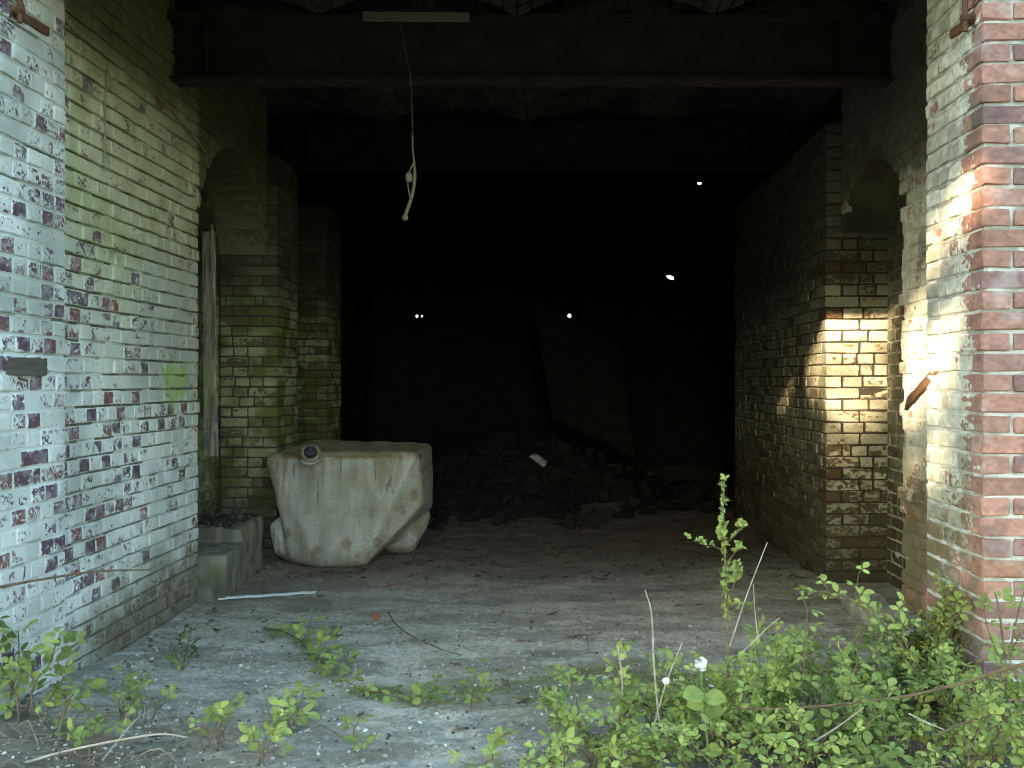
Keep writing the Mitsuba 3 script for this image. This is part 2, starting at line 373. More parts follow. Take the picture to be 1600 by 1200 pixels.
def lay(p0, p1, z0, z1, rng, header=0.7, keep=None, gap=0.009, starts=(0.0, 0.0)):
    """list of bricks (matrix, length, centre) of a wall face running from p0 to p1; its outside is on the left of that direction seen from above"""
    p0, p1 = np.array([*p0, 0.0]), np.array([*p1, 0.0])
    W = np.linalg.norm(p1 - p0); U = (p1 - p0) / W; N = np.cross(Z, U)
    out, i, z = [], 0, z0
    while z + CO * 0.6 < z1:
        hd = rng.random() < header
        u = starts[i % 2] if starts[i % 2] else 0.0
        unit = 0.1125 if hd else 0.225
        first = unit * (rng.random() * 0.5 + 0.5 if (i % 2) else 0.97)
        while u < W - 0.02:
            L = first if first else unit * (1 + rng.normal(0, 0.03))
            if (not hd) and not first and rng.random() < 0.18:
                L = 0.1125
            first = 0
            L = min(L, W - u)
            if W - u - L < 0.03:
                L = W - u
            c = p0 + U * (u + L / 2) + Z * (z + CO / 2 + rng.normal(0, 0.0012))
            if L > 0.025 and (keep is None or keep(c, L)):
                M = np.eye(4); a = rng.normal(0, 0.012); b = rng.normal(0, 0.010)
                l = 0.215 if L > 0.16 else 0.103
                M[:3, 0] = (U * math.cos(a) + Z * math.sin(a)) * (max(L - gap, 0.015) / l)
                M[:3, 1] = N + U * b; M[:3, 2] = (Z * math.cos(a) - U * math.sin(a)) * (1 + rng.normal(0, 0.015))
                M[:3, 3] = c + N * rng.normal(0, 0.0025)
                out.append((M, l, c))
            u += L
        z += CO; i += 1
    return out


def mortar(p0, p1, z0, z1, rng, perp=0.004, bed=(0.003, 0.016), holes=None, step=0.12, back=0.05):
    """joint filling: an upright band behind every course and a bed strip between courses, its depth uneven as the weather left it"""
    p0, p1 = np.array([*p0, 0.0]), np.array([*p1, 0.0])
    W = np.linalg.norm(p1 - p0); U = (p1 - p0) / W; N = np.cross(Z, U)
    vs, fs = [], []

    def quadbox(u0, u1, za, zb, d):
        if holes is not None:
            c = p0 + U * (u0 + u1) / 2 + Z * (za + zb) / 2
            if not holes(c, u1 - u0):
                return
        b = len(vs) * 8
        q = [p0 + U * u + Z * zz + N * dd for dd in (-d, -back) for u, zz in ((u0, za), (u1, za), (u1, zb), (u0, zb))]
        vs.append(q)
        for t in ((0, 2, 1), (0, 3, 2), (0, 1, 5), (0, 5, 4), (2, 3, 7), (2, 7, 6), (1, 2, 6), (1, 6, 5), (3, 0, 4), (3, 4, 7)):
            fs.append([b + x for x in t])
    z = z0
    while z + CO * 0.6 < z1:
        n = max(1, int(round(W / (step * 1.0))))
        ub = np.linspace(0, W, n + 1)
        ub[1:-1] += rng.normal(0, step * 0.18, n - 1)
        d = rng.uniform(*bed)
        for a, b in zip(ub[:-1], ub[1:]):
            d = np.clip(0.55 * d + 0.45 * rng.uniform(*bed) + rng.normal(0, 0.001), *bed)
            quadbox(a, b, z + CO - (CO - BH) / 2 - 0.002, z + CO + (CO - BH) / 2 + 0.002, d)
            quadbox(a, b, z + (CO - BH) / 2 + 0.002, z + CO - (CO - BH) / 2 - 0.002, perp + rng.random() * 0.003)
        z += CO
    return trimesh.Trimesh(np.array(vs).reshape(-1, 3), np.array(fs), process=False)


def merged(bricks, pick, rng):
    V, Fa, UV, o = [], [], [], 0
    for M, l, c in bricks:
        v, f, uv, _ = get_brick(l, pick(c, rng), int(rng.integers(0, 5)))
        V.append(v @ M[:3, :3].T + M[:3, 3]); Fa.append(f + o); UV.append(uv); o += len(v)
    return (np.vstack(V), np.vstack(Fa)), np.vstack(UV)


def seen(c):
    """projected size of a brick there, used to choose which bricks are entries"""
    x, y = CX + c[0] / c[1] * F, CY - (c[2] - CAMZ) / c[1] * F
    inside = -20 < x < 1620 and -20 < y < 1220
    return (1 if inside else 0.02) / c[1] ** 2


def wall_bricks(thing, bricks, pick, bsdf, rng, most=295):
    order = sorted(bricks, key=lambda b: -seen(b[2]))
    for k, (M, l, c) in enumerate(order[:most]):
        key = f'{thing}__brick' + (f'_{k:03d}' if k else '')
        brick_entry(key, l, pick(c, rng), int(rng.integers(0, 5)), M, bsdf)
    rest = order[most:]
    if rest:
        g, uv = merged(rest, pick, rng)
        k = f'{thing}__brickwork'
        scene[k] = mikit.ply(g, bsdf, smooth=True, uv=uv)
        labels[k] = {'kind': 'stuff'}


def choose(rng, w):
    return int(rng.choice(len(w), p=np.array(w) / sum(w)))


def trim(bricks, corner, U, even, odd):
    """cut back the bricks that would run into the quoins: along U from the corner the quoins reach 'even' or 'odd' metres by course"""
    out, U, corner, rows = [], np.array([*U, 0.0]), np.array([*corner, 0.0]), {}
    for M, l, c in bricks:
        rows.setdefault(int(round((c[2] - CO / 2) / CO)), []).append((float((c - corner) @ U), M, l, c))
    for i, row in rows.items():
        lim, first = (even if i % 2 == 0 else odd), True
        for t, M, l, c in sorted(row, key=lambda a: a[0]):
            half = np.linalg.norm(M[:3, 0]) * l / 2
            if t + half < lim + .045:
                continue
            if first:
                w = t + half - lim; M = M.copy(); M[:3, 0] *= w / (2 * half); M[:3, 3] += U * (lim + w / 2 - t); c = M[:3, 3].copy(); first = False
            out.append((M, l, c))
    return out


def corner_bricks(cx, cy, ux, uy, z0, z1, rng, inset=0.0015):
    """full quoin bricks at the outer corner (cx, cy): ux, uy point from the corner along the two faces; returns (vertices, faces) lists and how far they reach"""
    out, i, z = [], 0, z0
    ux, uy = np.array([*ux, 0.0]), np.array([*uy, 0.0])
    while z + CO * 0.6 < z1:
        a, b = (0.215, 0.1025) if i % 2 == 0 else (0.1025, 0.215)
        h = BH
        m = m3.Manifold.cube([a, b, h], True)
        s = 0.0045
        m = m3.Manifold.batch_hull([m3.Manifold.cube([a, b - 2 * s, h - 2 * s], True), m3.Manifold.cube([a - 2 * s, b, h - 2 * s], True), m3.Manifold.cube([a - 2 * s, b - 2 * s, h], True)])
        mm = m.to_mesh(); v = np.array(mm.vert_properties[:, :3], float); f = np.array(mm.tri_verts)
        v = v + rng.normal(0, 0.0022, v.shape)
        ja, jb = rng.normal(0, 0.0015, 2)
        w = np.array([cx, cy, 0]) + ux * (a / 2 + ja + v[:, :1]) + uy * (b / 2 + jb + v[:, 1:2]) + Z * (z + CO / 2 + v[:, 2:3])
        if np.dot(np.cross(ux, uy), Z) < 0:
            f = f[:, ::-1]
        out.append((w, f)); z += CO; i += 1
    return out


# ================================================================ the setting
# ground: one sheet
xs = np.concatenate([[-400, -150, -60, -25, -12, -7, -4.5], np.arange(-3.2, 3.2, 0.026), [4.5, 7, 12, 25, 60, 150, 400]])
ys = np.concatenate([[-400, -150, -60, -25, -12, -6, -2, 0, 1.2, 2.0], np.arange(2.6, 7.5, 0.026), np.arange(7.5, 12, 0.06), [12.6, 14, 17, 20, 30, 60, 150, 400]])
gx, gy = np.meshgrid(xs, ys, indexing='ij')


def ground_z(x, y):
    x, y = np.asarray(x, float), np.asarray(y, float)
    p = np.stack([x, y, 0 * x], -1)
    z = 0.030 * (meshkit.fbm(p * 1.4, 3, 5) - 0.5) + 0.024 * (meshkit.fbm(p * 9, 3, 8) - 0.5) + 0.014 * (meshkit.fbm(p * 34, 2, 3) - 0.5)
    near = np.clip((4.6 - y) / 1.6, 0, 1)
    z = z + near * 0.05 * (meshkit.fbm(p * 3.1, 3, 11) - 0.45)
    z = z + 0.07 * np.clip((-1.55 - x) / 0.5, 0, 1) * np.clip((5.2 - y) / 0.8, 0, 1)
    return z * np.clip((40 - np.abs(x)) / 30, 0, 1)


gz = ground_z(gx, gy)
n0, n1 = gx.shape
ii, jj = np.meshgrid(np.arange(n0 - 1), np.arange(n1 - 1), indexing='ij')
q = np.stack([ii * n1 + jj, (ii + 1) * n1 + jj, (ii + 1) * n1 + jj + 1, ii * n1 + jj + 1], -1).reshape(-1, 4)
put('ground', (np.stack([gx, gy, gz], -1).reshape(-1, 3), q), 'm_ground', smooth=True)
tag('ground', 'grey worn concrete and earth floor with moss and grit in front of the opening', kind='structure')

# --- left jamb of the opening (part of the front wall's thickness) -------------------------------------------
HEAD = 2.96
rng = np.random.default_rng(11)


def pick_left(c, rng):
    t = meshkit.fbm(np.array([c * np.array([1.5, 1.5, 2.2])]), 3, 2)[0]
    y, z = c[1], c[2]
    red = 0.60 + 1.3 * (t - 0.5) - 0.42 * max(0, (y - 4.7) / 1.3)
    if 0.55 < z < 1.15 and y < 5.7: red += 0.12
    if z > 1.7 and y > 4.5: red -= 0.30
    if y > 5.5 and 1.2 < z < 2.1: red -= 0.3
    red = min(max(red, 0.03), 0.95)
    return choose(rng, [0.9 * (1 - red), 1.4 * (1 - red), 1.3, 1.6 * red, 0.9 * red, 0.22 * red])


XJ, XL = -2.065, -2.10
tag('brick_jamb', 'flaking white-painted brick jamb at the left edge of the opening', 'jamb')
A, B = (XJ, 4.50), (XJ, 3.83)
put('brick_jamb__mortar', mortar(A, B, 0, 3.3, rng, 0.0025, (0.002, 0.015)), 'm_bed_white')
put('brick_jamb__core', bx(XJ - 0.6, XJ - 0.02, 3.84, 4.495, -0.1, 3.3), 'm_white')
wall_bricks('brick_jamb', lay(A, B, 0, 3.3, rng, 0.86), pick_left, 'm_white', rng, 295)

# --- whitewashed room wall with the arched side doorway -------------------------------------------------------
A0, A1, SPR, RISE = 6.30, 7.85, 2.25, 0.62


def arch_z(y, a0, a1, spr, rise):
    c, h = (a0 + a1) / 2, (a1 - a0) / 2
    r = (h * h + rise * rise) / (2 * rise)
    t = np.clip(r * r - (y - c) ** 2, 0, None)
    return spr + np.sqrt(t) - (r - rise)


def keep_left(c, L):
    return not (A0 - 0.0 < c[1] < A1 and c[2] < arch_z(c[1], A0, A1, SPR, RISE) + 0.10)


tag('whitewashed_wall', 'long whitewashed brick wall with green paint splash left of the tank', 'wall')
pl = lay((XL, A0), (XL, 4.50), 0, SPR, rng, 0.88) + lay((XL, A1), (XL, 4.50), SPR, 3.34, rng, 0.88, keep_left)
put('whitewashed_wall__mortar', cat([mortar((XL, A0), (XL, 4.50), 0, SPR, rng, 0.003, (0.004, 0.026)), mortar((XL, A1), (XL, 4.5), SPR, 3.34, rng, 0.003, (0.004, 0.026), keep_left)]), 'm_bed_white')
core = sbox(3.9, -0.1, A1 + 0.02, 3.6).difference(Polygon([(A0 - 0.012, -0.2), *[(y, arch_z(y, A0 - 0.01, A1, SPR, RISE)) for y in np.linspace(A0 - 0.012, A1 - 0.002, 24)], (A1 + 0.5, arch_z(A1 - 0.002, A0 - 0.01, A1, SPR, RISE)), (A1 + 0.5, -0.2)]))
m = trimesh.creation.extrude_polygon(core, 0.5, engine='earcut')
m.apply_transform(np.array([[0, 0, 1, XL - 0.52], [1, 0, 0, 0], [0, 1, 0, 0], [0, 0, 0, 1.0]]))
put('whitewashed_wall__core', m, 'm_white')
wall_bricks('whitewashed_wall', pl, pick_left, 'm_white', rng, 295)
# arch ring of bricks on edge
for k in range(17):
    t = (k + 0.5) / 17; y = A0 + (A1 - A0) * t; e = 0.02
    s = (arch_z(y + e, A0, A1, SPR, RISE) - arch_z(y - e, A0, A1, SPR, RISE)) / (2 * e)
    U = np.array([0, -1.0, -s]); U /= np.linalg.norm(U); V = np.cross(U, [1.0, 0, 0])
    M = np.eye(4); M[:3, 0] = V * 0.98; M[:3, 1] = [1, 0, 0]; M[:3, 2] = -U * 1.25
    M[:3, 3] = np.array([XL + 0.004 + R.uniform(-.003, .003), y, arch_z(y, A0, A1, SPR, RISE)]) + np.array([0, -U[2], U[1]]) * -0.052
    if np.linalg.det(M[:3, :3]) < 0: M[:3, 2] *= -1
    brick_entry('whitewashed_wall__arch_brick' + (f'_{k:03d}' if k else ''), 0.103, 1 + k % 3, k % 5, M, 'm_white')
# blocked back of the doorway
prng = np.random.default_rng(12)


def pick_pier(c, rng):
    return choose(rng, [1, 1.2, 1, 0.7, 0.5, 0.35])


XN = -2.46
put('whitewashed_wall__recess_panel', cat([bx(XN - 0.2, XN - 0.012, A0 - 0.3, A1 + 0.1, -0.1, 3.3), mortar((XN, A1), (XN, A0), 0, 3.0, prng, 0.003, (0.004, 0.014))]), 'm_pier')
g, uv = merged(lay((XN, A1), (XN, A0), 0, 3.0, prng, 0.4), pick_pier, prng)
scene['whitewashed_wall__recess_brickwork'] = mikit.ply(g, 'm_pier', smooth=True, uv=uv); labels['whitewashed_wall__recess_brickwork'] = {'kind': 'stuff'}

# --- piers on the left ------------------------------------------------------------------------------------------


def pier(key, x0, x1, yf, yb, top, rng, side, label, most=290, most_z=None):
    """front face towards the daylight, x0..x1, plus the face towards the room; side=+1: the room lies towards +x"""
    tag(key, label, 'brick pier' if 'pier' in key else 'wall')
    put(f'{key}__core', bx(min(x0, x1) + 0.012, max(x0, x1) - 0.012, yf + 0.012, yb, -0.1, top), 'm_joint')
    inner = x1 if side > 0 else x0
    qs = corner_bricks(inner, yf, (-side, 0), (0, 1), 0, top, rng)
    if side > 0:
        fr = trim(lay((x1, yf), (x0, yf), 0, top, rng, 0.35, None, 0.011), (x1, yf), (-1, 0), .226, .113)
        fm = mortar((x1 - .025, yf), (x0, yf), 0, top, rng, 0.006, (0.007, 0.018))
        sd = trim(lay((x1, yb), (x1, yf), 0, top, rng, 0.5, None, 0.011), (x1, yf), (0, 1), .113, .226)
        smm = mortar((x1, yb), (x1, yf + .025), 0, top, rng, 0.006, (0.007, 0.018))
    else:
        fr = trim(lay((x1, yf), (x0, yf), 0, top, rng, 0.35, None, 0.011), (x0, yf), (1, 0), .226, .113)
        fm = mortar((x1, yf), (x0 + .025, yf), 0, top, rng, 0.006, (0.007, 0.018))
        sd = trim(lay((x0, yf), (x0, yb), 0, top, rng, 0.45, None, 0.011), (x0, yf), (0, 1), .113, .226)
        smm = mortar((x0, yf + .025), (x0, yb), 0, top, rng, 0.006, (0.007, 0.018))
    put(f'{key}__mortar', cat([fm, smm]), 'm_joint')
    for k, (v, f) in enumerate(qs):
        li = pick_pier(None, rng)
        scene[f'{key}__corner_brick' + (f'_{k:03d}' if k else '')] = mikit.ply((v, f), 'm_pier', smooth=False, uv=np.tile([[LEV[li], rng.random()]], (len(v), 1)))
    wall_bricks(key, fr, pick_pier, 'm_pier', rng, most)
    g, uv = merged(sd, pick_pier, rng)
    scene[f'{key}__side_brickwork'] = mikit.ply(g, 'm_pier', smooth=True, uv=uv); labels[f'{key}__side_brickwork'] = {'kind': 'stuff'}


pier('brick_pier', XN, -2.03, A1, 8.50, 2.98, np.random.default_rng(21), 1, 'green-stained brick pier directly behind the left side of the tank')
pier('brick_pier_001', -2.75, -2.16, 10.2, 10.9, 2.98, np.random.default_rng(22), 1, 'dim second brick pier deeper inside, above the tank', 60)

# --- right: front wall, jamb -------------------------------------------------------------------------------------
frng = np.random.default_rng(31)
XR, YF, YB = 1.567, 3.83, 4.41
tag('facade_wall', 'red brick front wall with pale mortar at the right edge of the picture', 'wall')
put('facade_wall__core', cat([bx(XR + 0.010, XR + 3.0, YF + 0.010, YB - 0.002, -0.1, HEAD), bx(-5.0, XR + 3.0, YF + 0.01, YB - 0.002, HEAD, 5.2), bx(-5.0, XJ - 0.6, YF + 0.01, YB, -0.1, HEAD)]), 'm_cement')
qs = corner_bricks(XR, YF, (1, 0), (0, 1), 0, HEAD, frng)
pf = lambda c, r: choose(r, [1, 1, 1, 1, 1, 1])
for k, (v, f) in enumerate(qs):
    scene['facade_wall__corner_brick' + (f'_{k:03d}' if k else '')] = mikit.ply((v, f), 'm_face', smooth=False, uv=np.tile([[LEV[pf(0, frng)], frng.random()]], (len(v), 1)))
fr2 = trim(lay((XR + 0.9, YF), (XR, YF), 0, HEAD, frng, 0.25, None, 0.014), (XR, YF), (1, 0), .228, .115)
jb = trim(lay((XR, YF), (XR, YB), 0, HEAD, frng, 0.75, None, 0.011), (XR, YF), (0, 1), .113, .226)
for M, l, c in fr2 + jb:
    M[:3, 2] *= 0.93
put('facade_wall__mortar', cat([mortar((XR + 0.9, YF), (XR + .02, YF), 0, HEAD, frng, 0.008, (0.005, 0.011), None, 0.07), mortar((XR, YF + .02), (XR, YB), 0, HEAD, frng, 0.006, (0.004, 0.010), None, 0.07)]), 'm_cement')
wall_bricks('facade_wall', fr2 + jb, pf, 'm_face', frng, 295)

# --- right room wall: near strip, doorway recess, then the long wall ------------------------------------------------
XS, B0, B1, XT = 1.90, 5.68, 6.90, 2.20
srng = np.random.default_rng(41)
tag('side_wall', 'narrow strip of sunlit brick wall beside the right recess', 'wall')


def keep_right(c, L):
    return not (B0 < c[1] < B1 and c[2] < arch_z(c[1], B0, B1, 2.27, 0.36) + 0.06)


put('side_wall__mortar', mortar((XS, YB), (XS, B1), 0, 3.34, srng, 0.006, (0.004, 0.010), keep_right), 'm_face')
core = sbox(YB, -0.1, B1 + 0.02, 3.6).difference(Polygon([(B0 + 0.0, -0.2), *[(y, arch_z(y, B0, B1 + 0.01, 2.27, 0.36)) for y in np.linspace(B0, B1 + 0.01, 20)], (B1 + 0.5, arch_z(B1 + 0.01, B0, B1 + 0.01, 2.27, 0.36)), (B1 + 0.5, -0.2)]))
m = trimesh.creation.extrude_polygon(core, 0.6, engine='earcut')
m.apply_transform(np.array([[0, 0, 1, XS + 0.012], [1, 0, 0, 0], [0, 1, 0, 0], [0, 0, 0, 1.0]]))
put('side_wall__core', m, 'm_concrete')
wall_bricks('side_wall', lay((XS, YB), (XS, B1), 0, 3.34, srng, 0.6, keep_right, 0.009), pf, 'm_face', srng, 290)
rrng = np.random.default_rng(43)
g, uv = merged(lay((XT, B0 - .2), (XT, B1), 0, 2.9, rrng, 0.5), pick_pier, rrng)
scene['side_wall__recess_brickwork'] = mikit.ply(g, 'm_pier', smooth=True, uv=uv); labels['side_wall__recess_brickwork'] = {'kind': 'stuff'}
put('side_wall__recess_panel', bx(XT + .005, XT + 0.25, B0 - 0.2, B1 + 0.1, -0.1, 3.0), 'm_concrete')
pier('brick_wall', 1.80, XT + 0.02, B1, 10.3, 2.98, np.random.default_rng(42), -1, 'brick wall facing the daylight on the right with a sun patch across it')

# --- shell: outer walls, back hall, end wall, roof ------------------------------------------------------------------
tag('hall_shell', 'dark unlit brick walls enclosing the deep back of the hall', 'building')
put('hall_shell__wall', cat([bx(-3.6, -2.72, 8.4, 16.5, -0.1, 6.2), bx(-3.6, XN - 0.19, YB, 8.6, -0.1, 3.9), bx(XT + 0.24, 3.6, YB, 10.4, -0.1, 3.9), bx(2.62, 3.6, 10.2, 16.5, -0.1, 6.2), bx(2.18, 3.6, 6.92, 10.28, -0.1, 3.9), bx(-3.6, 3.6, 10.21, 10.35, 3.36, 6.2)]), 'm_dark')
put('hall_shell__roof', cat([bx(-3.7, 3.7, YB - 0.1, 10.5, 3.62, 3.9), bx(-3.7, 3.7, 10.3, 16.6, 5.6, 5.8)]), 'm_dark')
tag('end_wall', 'black far end wall pierced by tiny holes of daylight', 'wall')
shape = sbox(-2.8, -0.1, 2.7, 5.7)
D = 16.2
for (px, py, w, h) in ((1093, 286, .085, .050), (1048, 433, .13, .065), (890, 493, .052, .060), (651, 494, .045, .045), (659, 494, .030, .038)):
    c = P(px, py, D); a = R.uniform(-.5, .2)
    pts = [(c[0] + w / 2 * math.cos(t) * R.uniform(.8, 1.2), c[2] + h / 2 * math.sin(t) * R.uniform(.8, 1.2) - 0.25 * w * math.cos(t) * (.5 if px == 1048 else 0)) for t in np.linspace(0, 2 * math.pi, 9)[:-1]]
    shape = shape.difference(Polygon(pts))
m = trimesh.creation.extrude_polygon(shape, 0.06, engine='earcut')
m.apply_transform(np.array([[1, 0, 0, 0], [0, 0, 1, D], [0, 1, 0, 0], [0, 0, 0, 1.0]]))
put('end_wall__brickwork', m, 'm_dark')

# --- jack-arch ceiling and steel beams -------------------------------------------------------------------------------
tag('vaulted_ceiling', 'sooty brick jack-arch ceiling between steel beams', 'ceiling')
vault = []
val, sp = -0.18, 1.09


def vault_z(x):
    t = ((x - val) / sp) % 1.0
    return 3.34 + 0.13 * 4 * t * (1 - t)


bx_n = 0
for (ya, yb) in ((YB, 5.84), (5.96, 8.27), (8.39, 10.3)):
    k = 0
    xs_ = np.arange(-2.75, 2.75, 0.078)
    nrow = int((yb - ya) / 0.225)
    V, Fa, o = [], [], 0
    for i, x in enumerate(xs_):
        x2 = x + 0.068
        off = 0.11 if i % 2 else 0
        ey = np.unique(np.clip(np.concatenate([[ya], ya + off + np.arange(1, nrow + 1) * (yb - ya) / nrow, [yb]]), ya, yb))
        for a, b in zip(ey[:-1], ey[1:]):
            if b - a < 0.03: continue
            jz = R.gauss(0, 0.004)
            z1, z2 = vault_z(x) + jz, vault_z(x2) + jz
            v = np.array([[x, a + .005, z1], [x2, a + .005, z2], [x2, b - .005, z2], [x, b - .005, z1], [x, a + .005, z1 + .05], [x2, a + .005, z2 + .05], [x2, b - .005, z2 + .05], [x, b - .005, z1 + .05]])
            V.append(v); Fa.append(np.array([[0, 2, 1], [0, 3, 2], [0, 1, 5], [0, 5, 4], [1, 2, 6], [1, 6, 5], [2, 3, 7], [2, 7, 6], [3, 0, 4], [3, 4, 7]]) + o); o += 8
    k = put('vaulted_ceiling__brickwork', (np.vstack(V), np.vstack(Fa)), 'm_ceiling'); labels[k] = {'kind': 'stuff'}
    # joint surface just above
    xx = np.linspace(-2.75, 2.75, 120)
    vz = np.array([vault_z(t) + 0.012 for t in xx])
    v = np.concatenate([np.stack([xx, 0 * xx + ya, vz], 1), np.stack([xx, 0 * xx + yb, vz], 1)])
    n = len(xx); i = np.arange(n - 1)
    put('vaulted_ceiling__joints', (v, np.stack([i, i + n, i + n + 1, i + 1], 1)), 'm_joint')


def ibeam(key, y, label, zb=2.98, zt=3.345, w=0.14, bs='m_steel'):
    tag(key, label, 'beam', 'steel beams across the hall')
    t = 0.022
    put(f'{key}__bottom_flange', bx(-2.6, 2.5, y - w / 2, y + w / 2, zb, zb + t), bs)
    put(f'{key}__web', bx(-2.6, 2.5, y - 0.008, y + 0.008, zb + t, zt - t), bs)
    put(f'{key}__top_flange', bx(-2.6, 2.5, y - w / 2, y + w / 2, zt - t, zt), bs)
    for x in (-1.9, 1.55):
        put(f'{key}__stiffener', bx(x - .006, x + .006, y - w / 2 + .01, y - .009, zb + t, zt - t), bs)


ibeam('steel_beam', 5.90, 'nearest dark steel beam spanning the hall, just under the pale batten')
ibeam('steel_beam_001', 8.33, 'second steel beam deeper in the hall behind the nearest one', bs='m_dark')  # darker material paints in the gloom deeper inside

# ================================================================ things
# tank ------------------------------------------------------------------------------------------------------------------
r = 0.055


def tp(px, py, D, dz=0.0):
    return P(px, py, D) + np.array([0, 0, dz])


front_top = [tp(432, 722, 7.62), tp(628, 718, 7.46)]
A_pts = [front_top[0], tp(646, 716, 7.52), tp(664, 704, 8.30), (-1.86, 8.45, 0.80),
         tp(650, 782, 7.62), tp(664, 786, 8.2), tp(566, 873, 7.47), tp(500, 876, 7.50), tp(462, 862, 7.58), tp(470, 845, 8.2), (-1.35, 8.2, 0.07)]
body = hull_spheres(A_pts, r)
C_pts = [tp(433, 825, 7.68), tp(438, 858, 7.66), tp(462, 868, 7.60), tp(458, 800, 7.75), tp(450, 830, 8.3), tp(455, 860, 8.3)]
B_pts = [tp(618, 846, 8.12), tp(614, 852, 8.1), tp(640, 850, 8.14), tp(655, 826, 8.2), tp(662, 806, 8.28), tp(600, 844, 8.45), tp(640, 810, 8.45)]
body = body + hull_spheres(C_pts, 0.05) + hull_spheres(B_pts, 0.05)
# folded-in dent under the diagonal, and the crease at the left
body = body.refine_to_length(0.014).to_mesh()
tm = trimesh.Trimesh(np.array(body.vert_properties[:, :3], float), np.array(body.tri_verts), process=True)
trimesh.smoothing.filter_taubin(tm, lamb=0.5, nu=0.52, iterations=14)
v = np.array(tm.vertices)
nrm = tm.vertex_normals
d = 0.055 * (meshkit.fbm(v * np.array([3.4, 3.4, 2.4]), 3, 4) - 0.5) + 0.018 * (meshkit.fbm(v * np.array([9, 9, 2.2]), 3, 9) - 0.5)


def groove(a, b, w, dep, yr=0.35):
    """a crease pressed into the side between two points"""
    a, b = np.array(a), np.array(b); ab = b - a
    t = np.clip(((v - a) @ ab) / (ab @ ab), 0, 1)
    dd = np.linalg.norm(v - (a + t[:, None] * ab), axis=1)
    return -dep * np.exp(-(dd / w) ** 2)


d += groove(tp(606, 712, 7.46), tp(640, 826, 7.60), 0.010, 0.012) + groove(tp(622, 710, 7.46), tp(655, 800, 7.75), 0.011, 0.014)
d += groove(tp(560, 735, 7.44), tp(568, 780, 7.44), 0.010, 0.008) + groove(tp(535, 725, 7.46), tp(538, 748, 7.45), 0.010, 0.008)
d += groove(tp(500, 735, 7.46), tp(486, 748, 7.5), 0.02, 0.012) + groove(tp(440, 838, 7.6), tp(452, 872, 7.6), 0.025, 0.02)
capc = tp(486, 710, 7.47)
dd = np.linalg.norm((v - capc) * np.array([0.8, 1, 1.0]), axis=1)
d += 0.045 * np.exp(-(dd / 0.12) ** 2)
d += -0.03 * np.exp(-(((v[:, 0] + 1.55) / 0.28) ** 2 + ((v[:, 1] - 7.95) / 0.35) ** 2)) * (nrm[:, 2] > 0.4)
v = v + nrm * d[:, None]
v[:, 2] = np.maximum(v[:, 2], 0.006 + 0.004 * meshkit.noise(v * 20, 1))
tag('plastic_tank', 'large crumpled cream plastic liquid tank lying on the floor', 'tank')
put('plastic_tank__body', (v, np.array(tm.faces)), 'm_tank', smooth=True)
ax = np.array([0.12, -0.83, 0.55]); ax /= np.linalg.norm(ax)


def oriented(mesh, c, ax):
    m = mesh.copy(); m.apply_transform(trimesh.geometry.align_vectors([0, 0, 1], ax)); m.apply_translation(c); return m


c0 = capc + ax * 0.030
put('plastic_tank__neck', oriented(trimesh.creation.revolve([[0.085, -0.06], [0.070, -0.005], [0.060, 0.004], [0.048, 0.0], [0.044, -0.03]], sections=28), c0, ax), 'm_tank', smooth=40)
cap = [trimesh.creation.revolve([[0, 0.020], [0.020, 0.020], [0.024, 0.032], [0.038, 0.032], [0.042, 0.027], [0.042, -0.02]], sections=28)]
for k in range(16):
    a = k * 2 * math.pi / 16
    b = trimesh.creation.box(extents=[0.006, 0.006, 0.036]); b.apply_translation([0.042 * math.cos(a), 0.042 * math.sin(a), 0.006]); cap.append(b)
for a in (0, math.pi / 2):
    b = trimesh.creation.box(extents=[0.046, 0.007, 0.012]); b.apply_transform(trimesh.transformations.rotation_matrix(a, [0, 0, 1])); b.apply_translation([0, 0, 0.024 + .0005 * a]); cap.append(b)
put('plastic_tank__cap', oriented(cat(cap), c0, ax), 'm_cap', smooth=40)
put('plastic_tank__cap__plug', oriented(trimesh.creation.revolve([[0, 0.046], [0.008, 0.046], [0.011, 0.042], [0.011, 0.02]], sections=16), c0 + np.array([-0.022, 0, 0.004]), ax), 'm_soot', smooth=40)
put('plastic_tank__lip', tube(spline([c0 + [-.085, -.012, -.050], c0 + [-.03, -.040, -.075], c0 + [.03, -.040, -.072], c0 + [.075, -.015, -.045]], 14), np.array([.006, .010, .013, .014, .014, .014, .014, .014, .014, .014, .013, .012, .010, .006]), 8), 'm_tank', smooth=True)

# concrete step in the left doorway ------------------------------------------------------------------------------------------


def rough_block(pts, z0, z1, res, amp, seed, rad=0.015):
    ms = m3.Manifold.batch_hull([m3.Manifold.sphere(rad, 12).translate([float(x) + 0, float(y), float(z)]) for x, y in pts for z in (z0 + rad, z1 - rad)]).refine_to_length(res).to_mesh()
    t = trimesh.Trimesh(np.array(ms.vert_properties[:, :3], float), np.array(ms.tri_verts), process=True)
    vv = np.array(t.vertices)
    vv = vv + t.vertex_normals * (amp * (meshkit.fbm(vv * 9, 3, seed) - 0.5) + amp * 0.5 * (meshkit.noise(vv * 40, seed) - 0.5))[:, None]
    return trimesh.Trimesh(vv, t.faces, process=False)


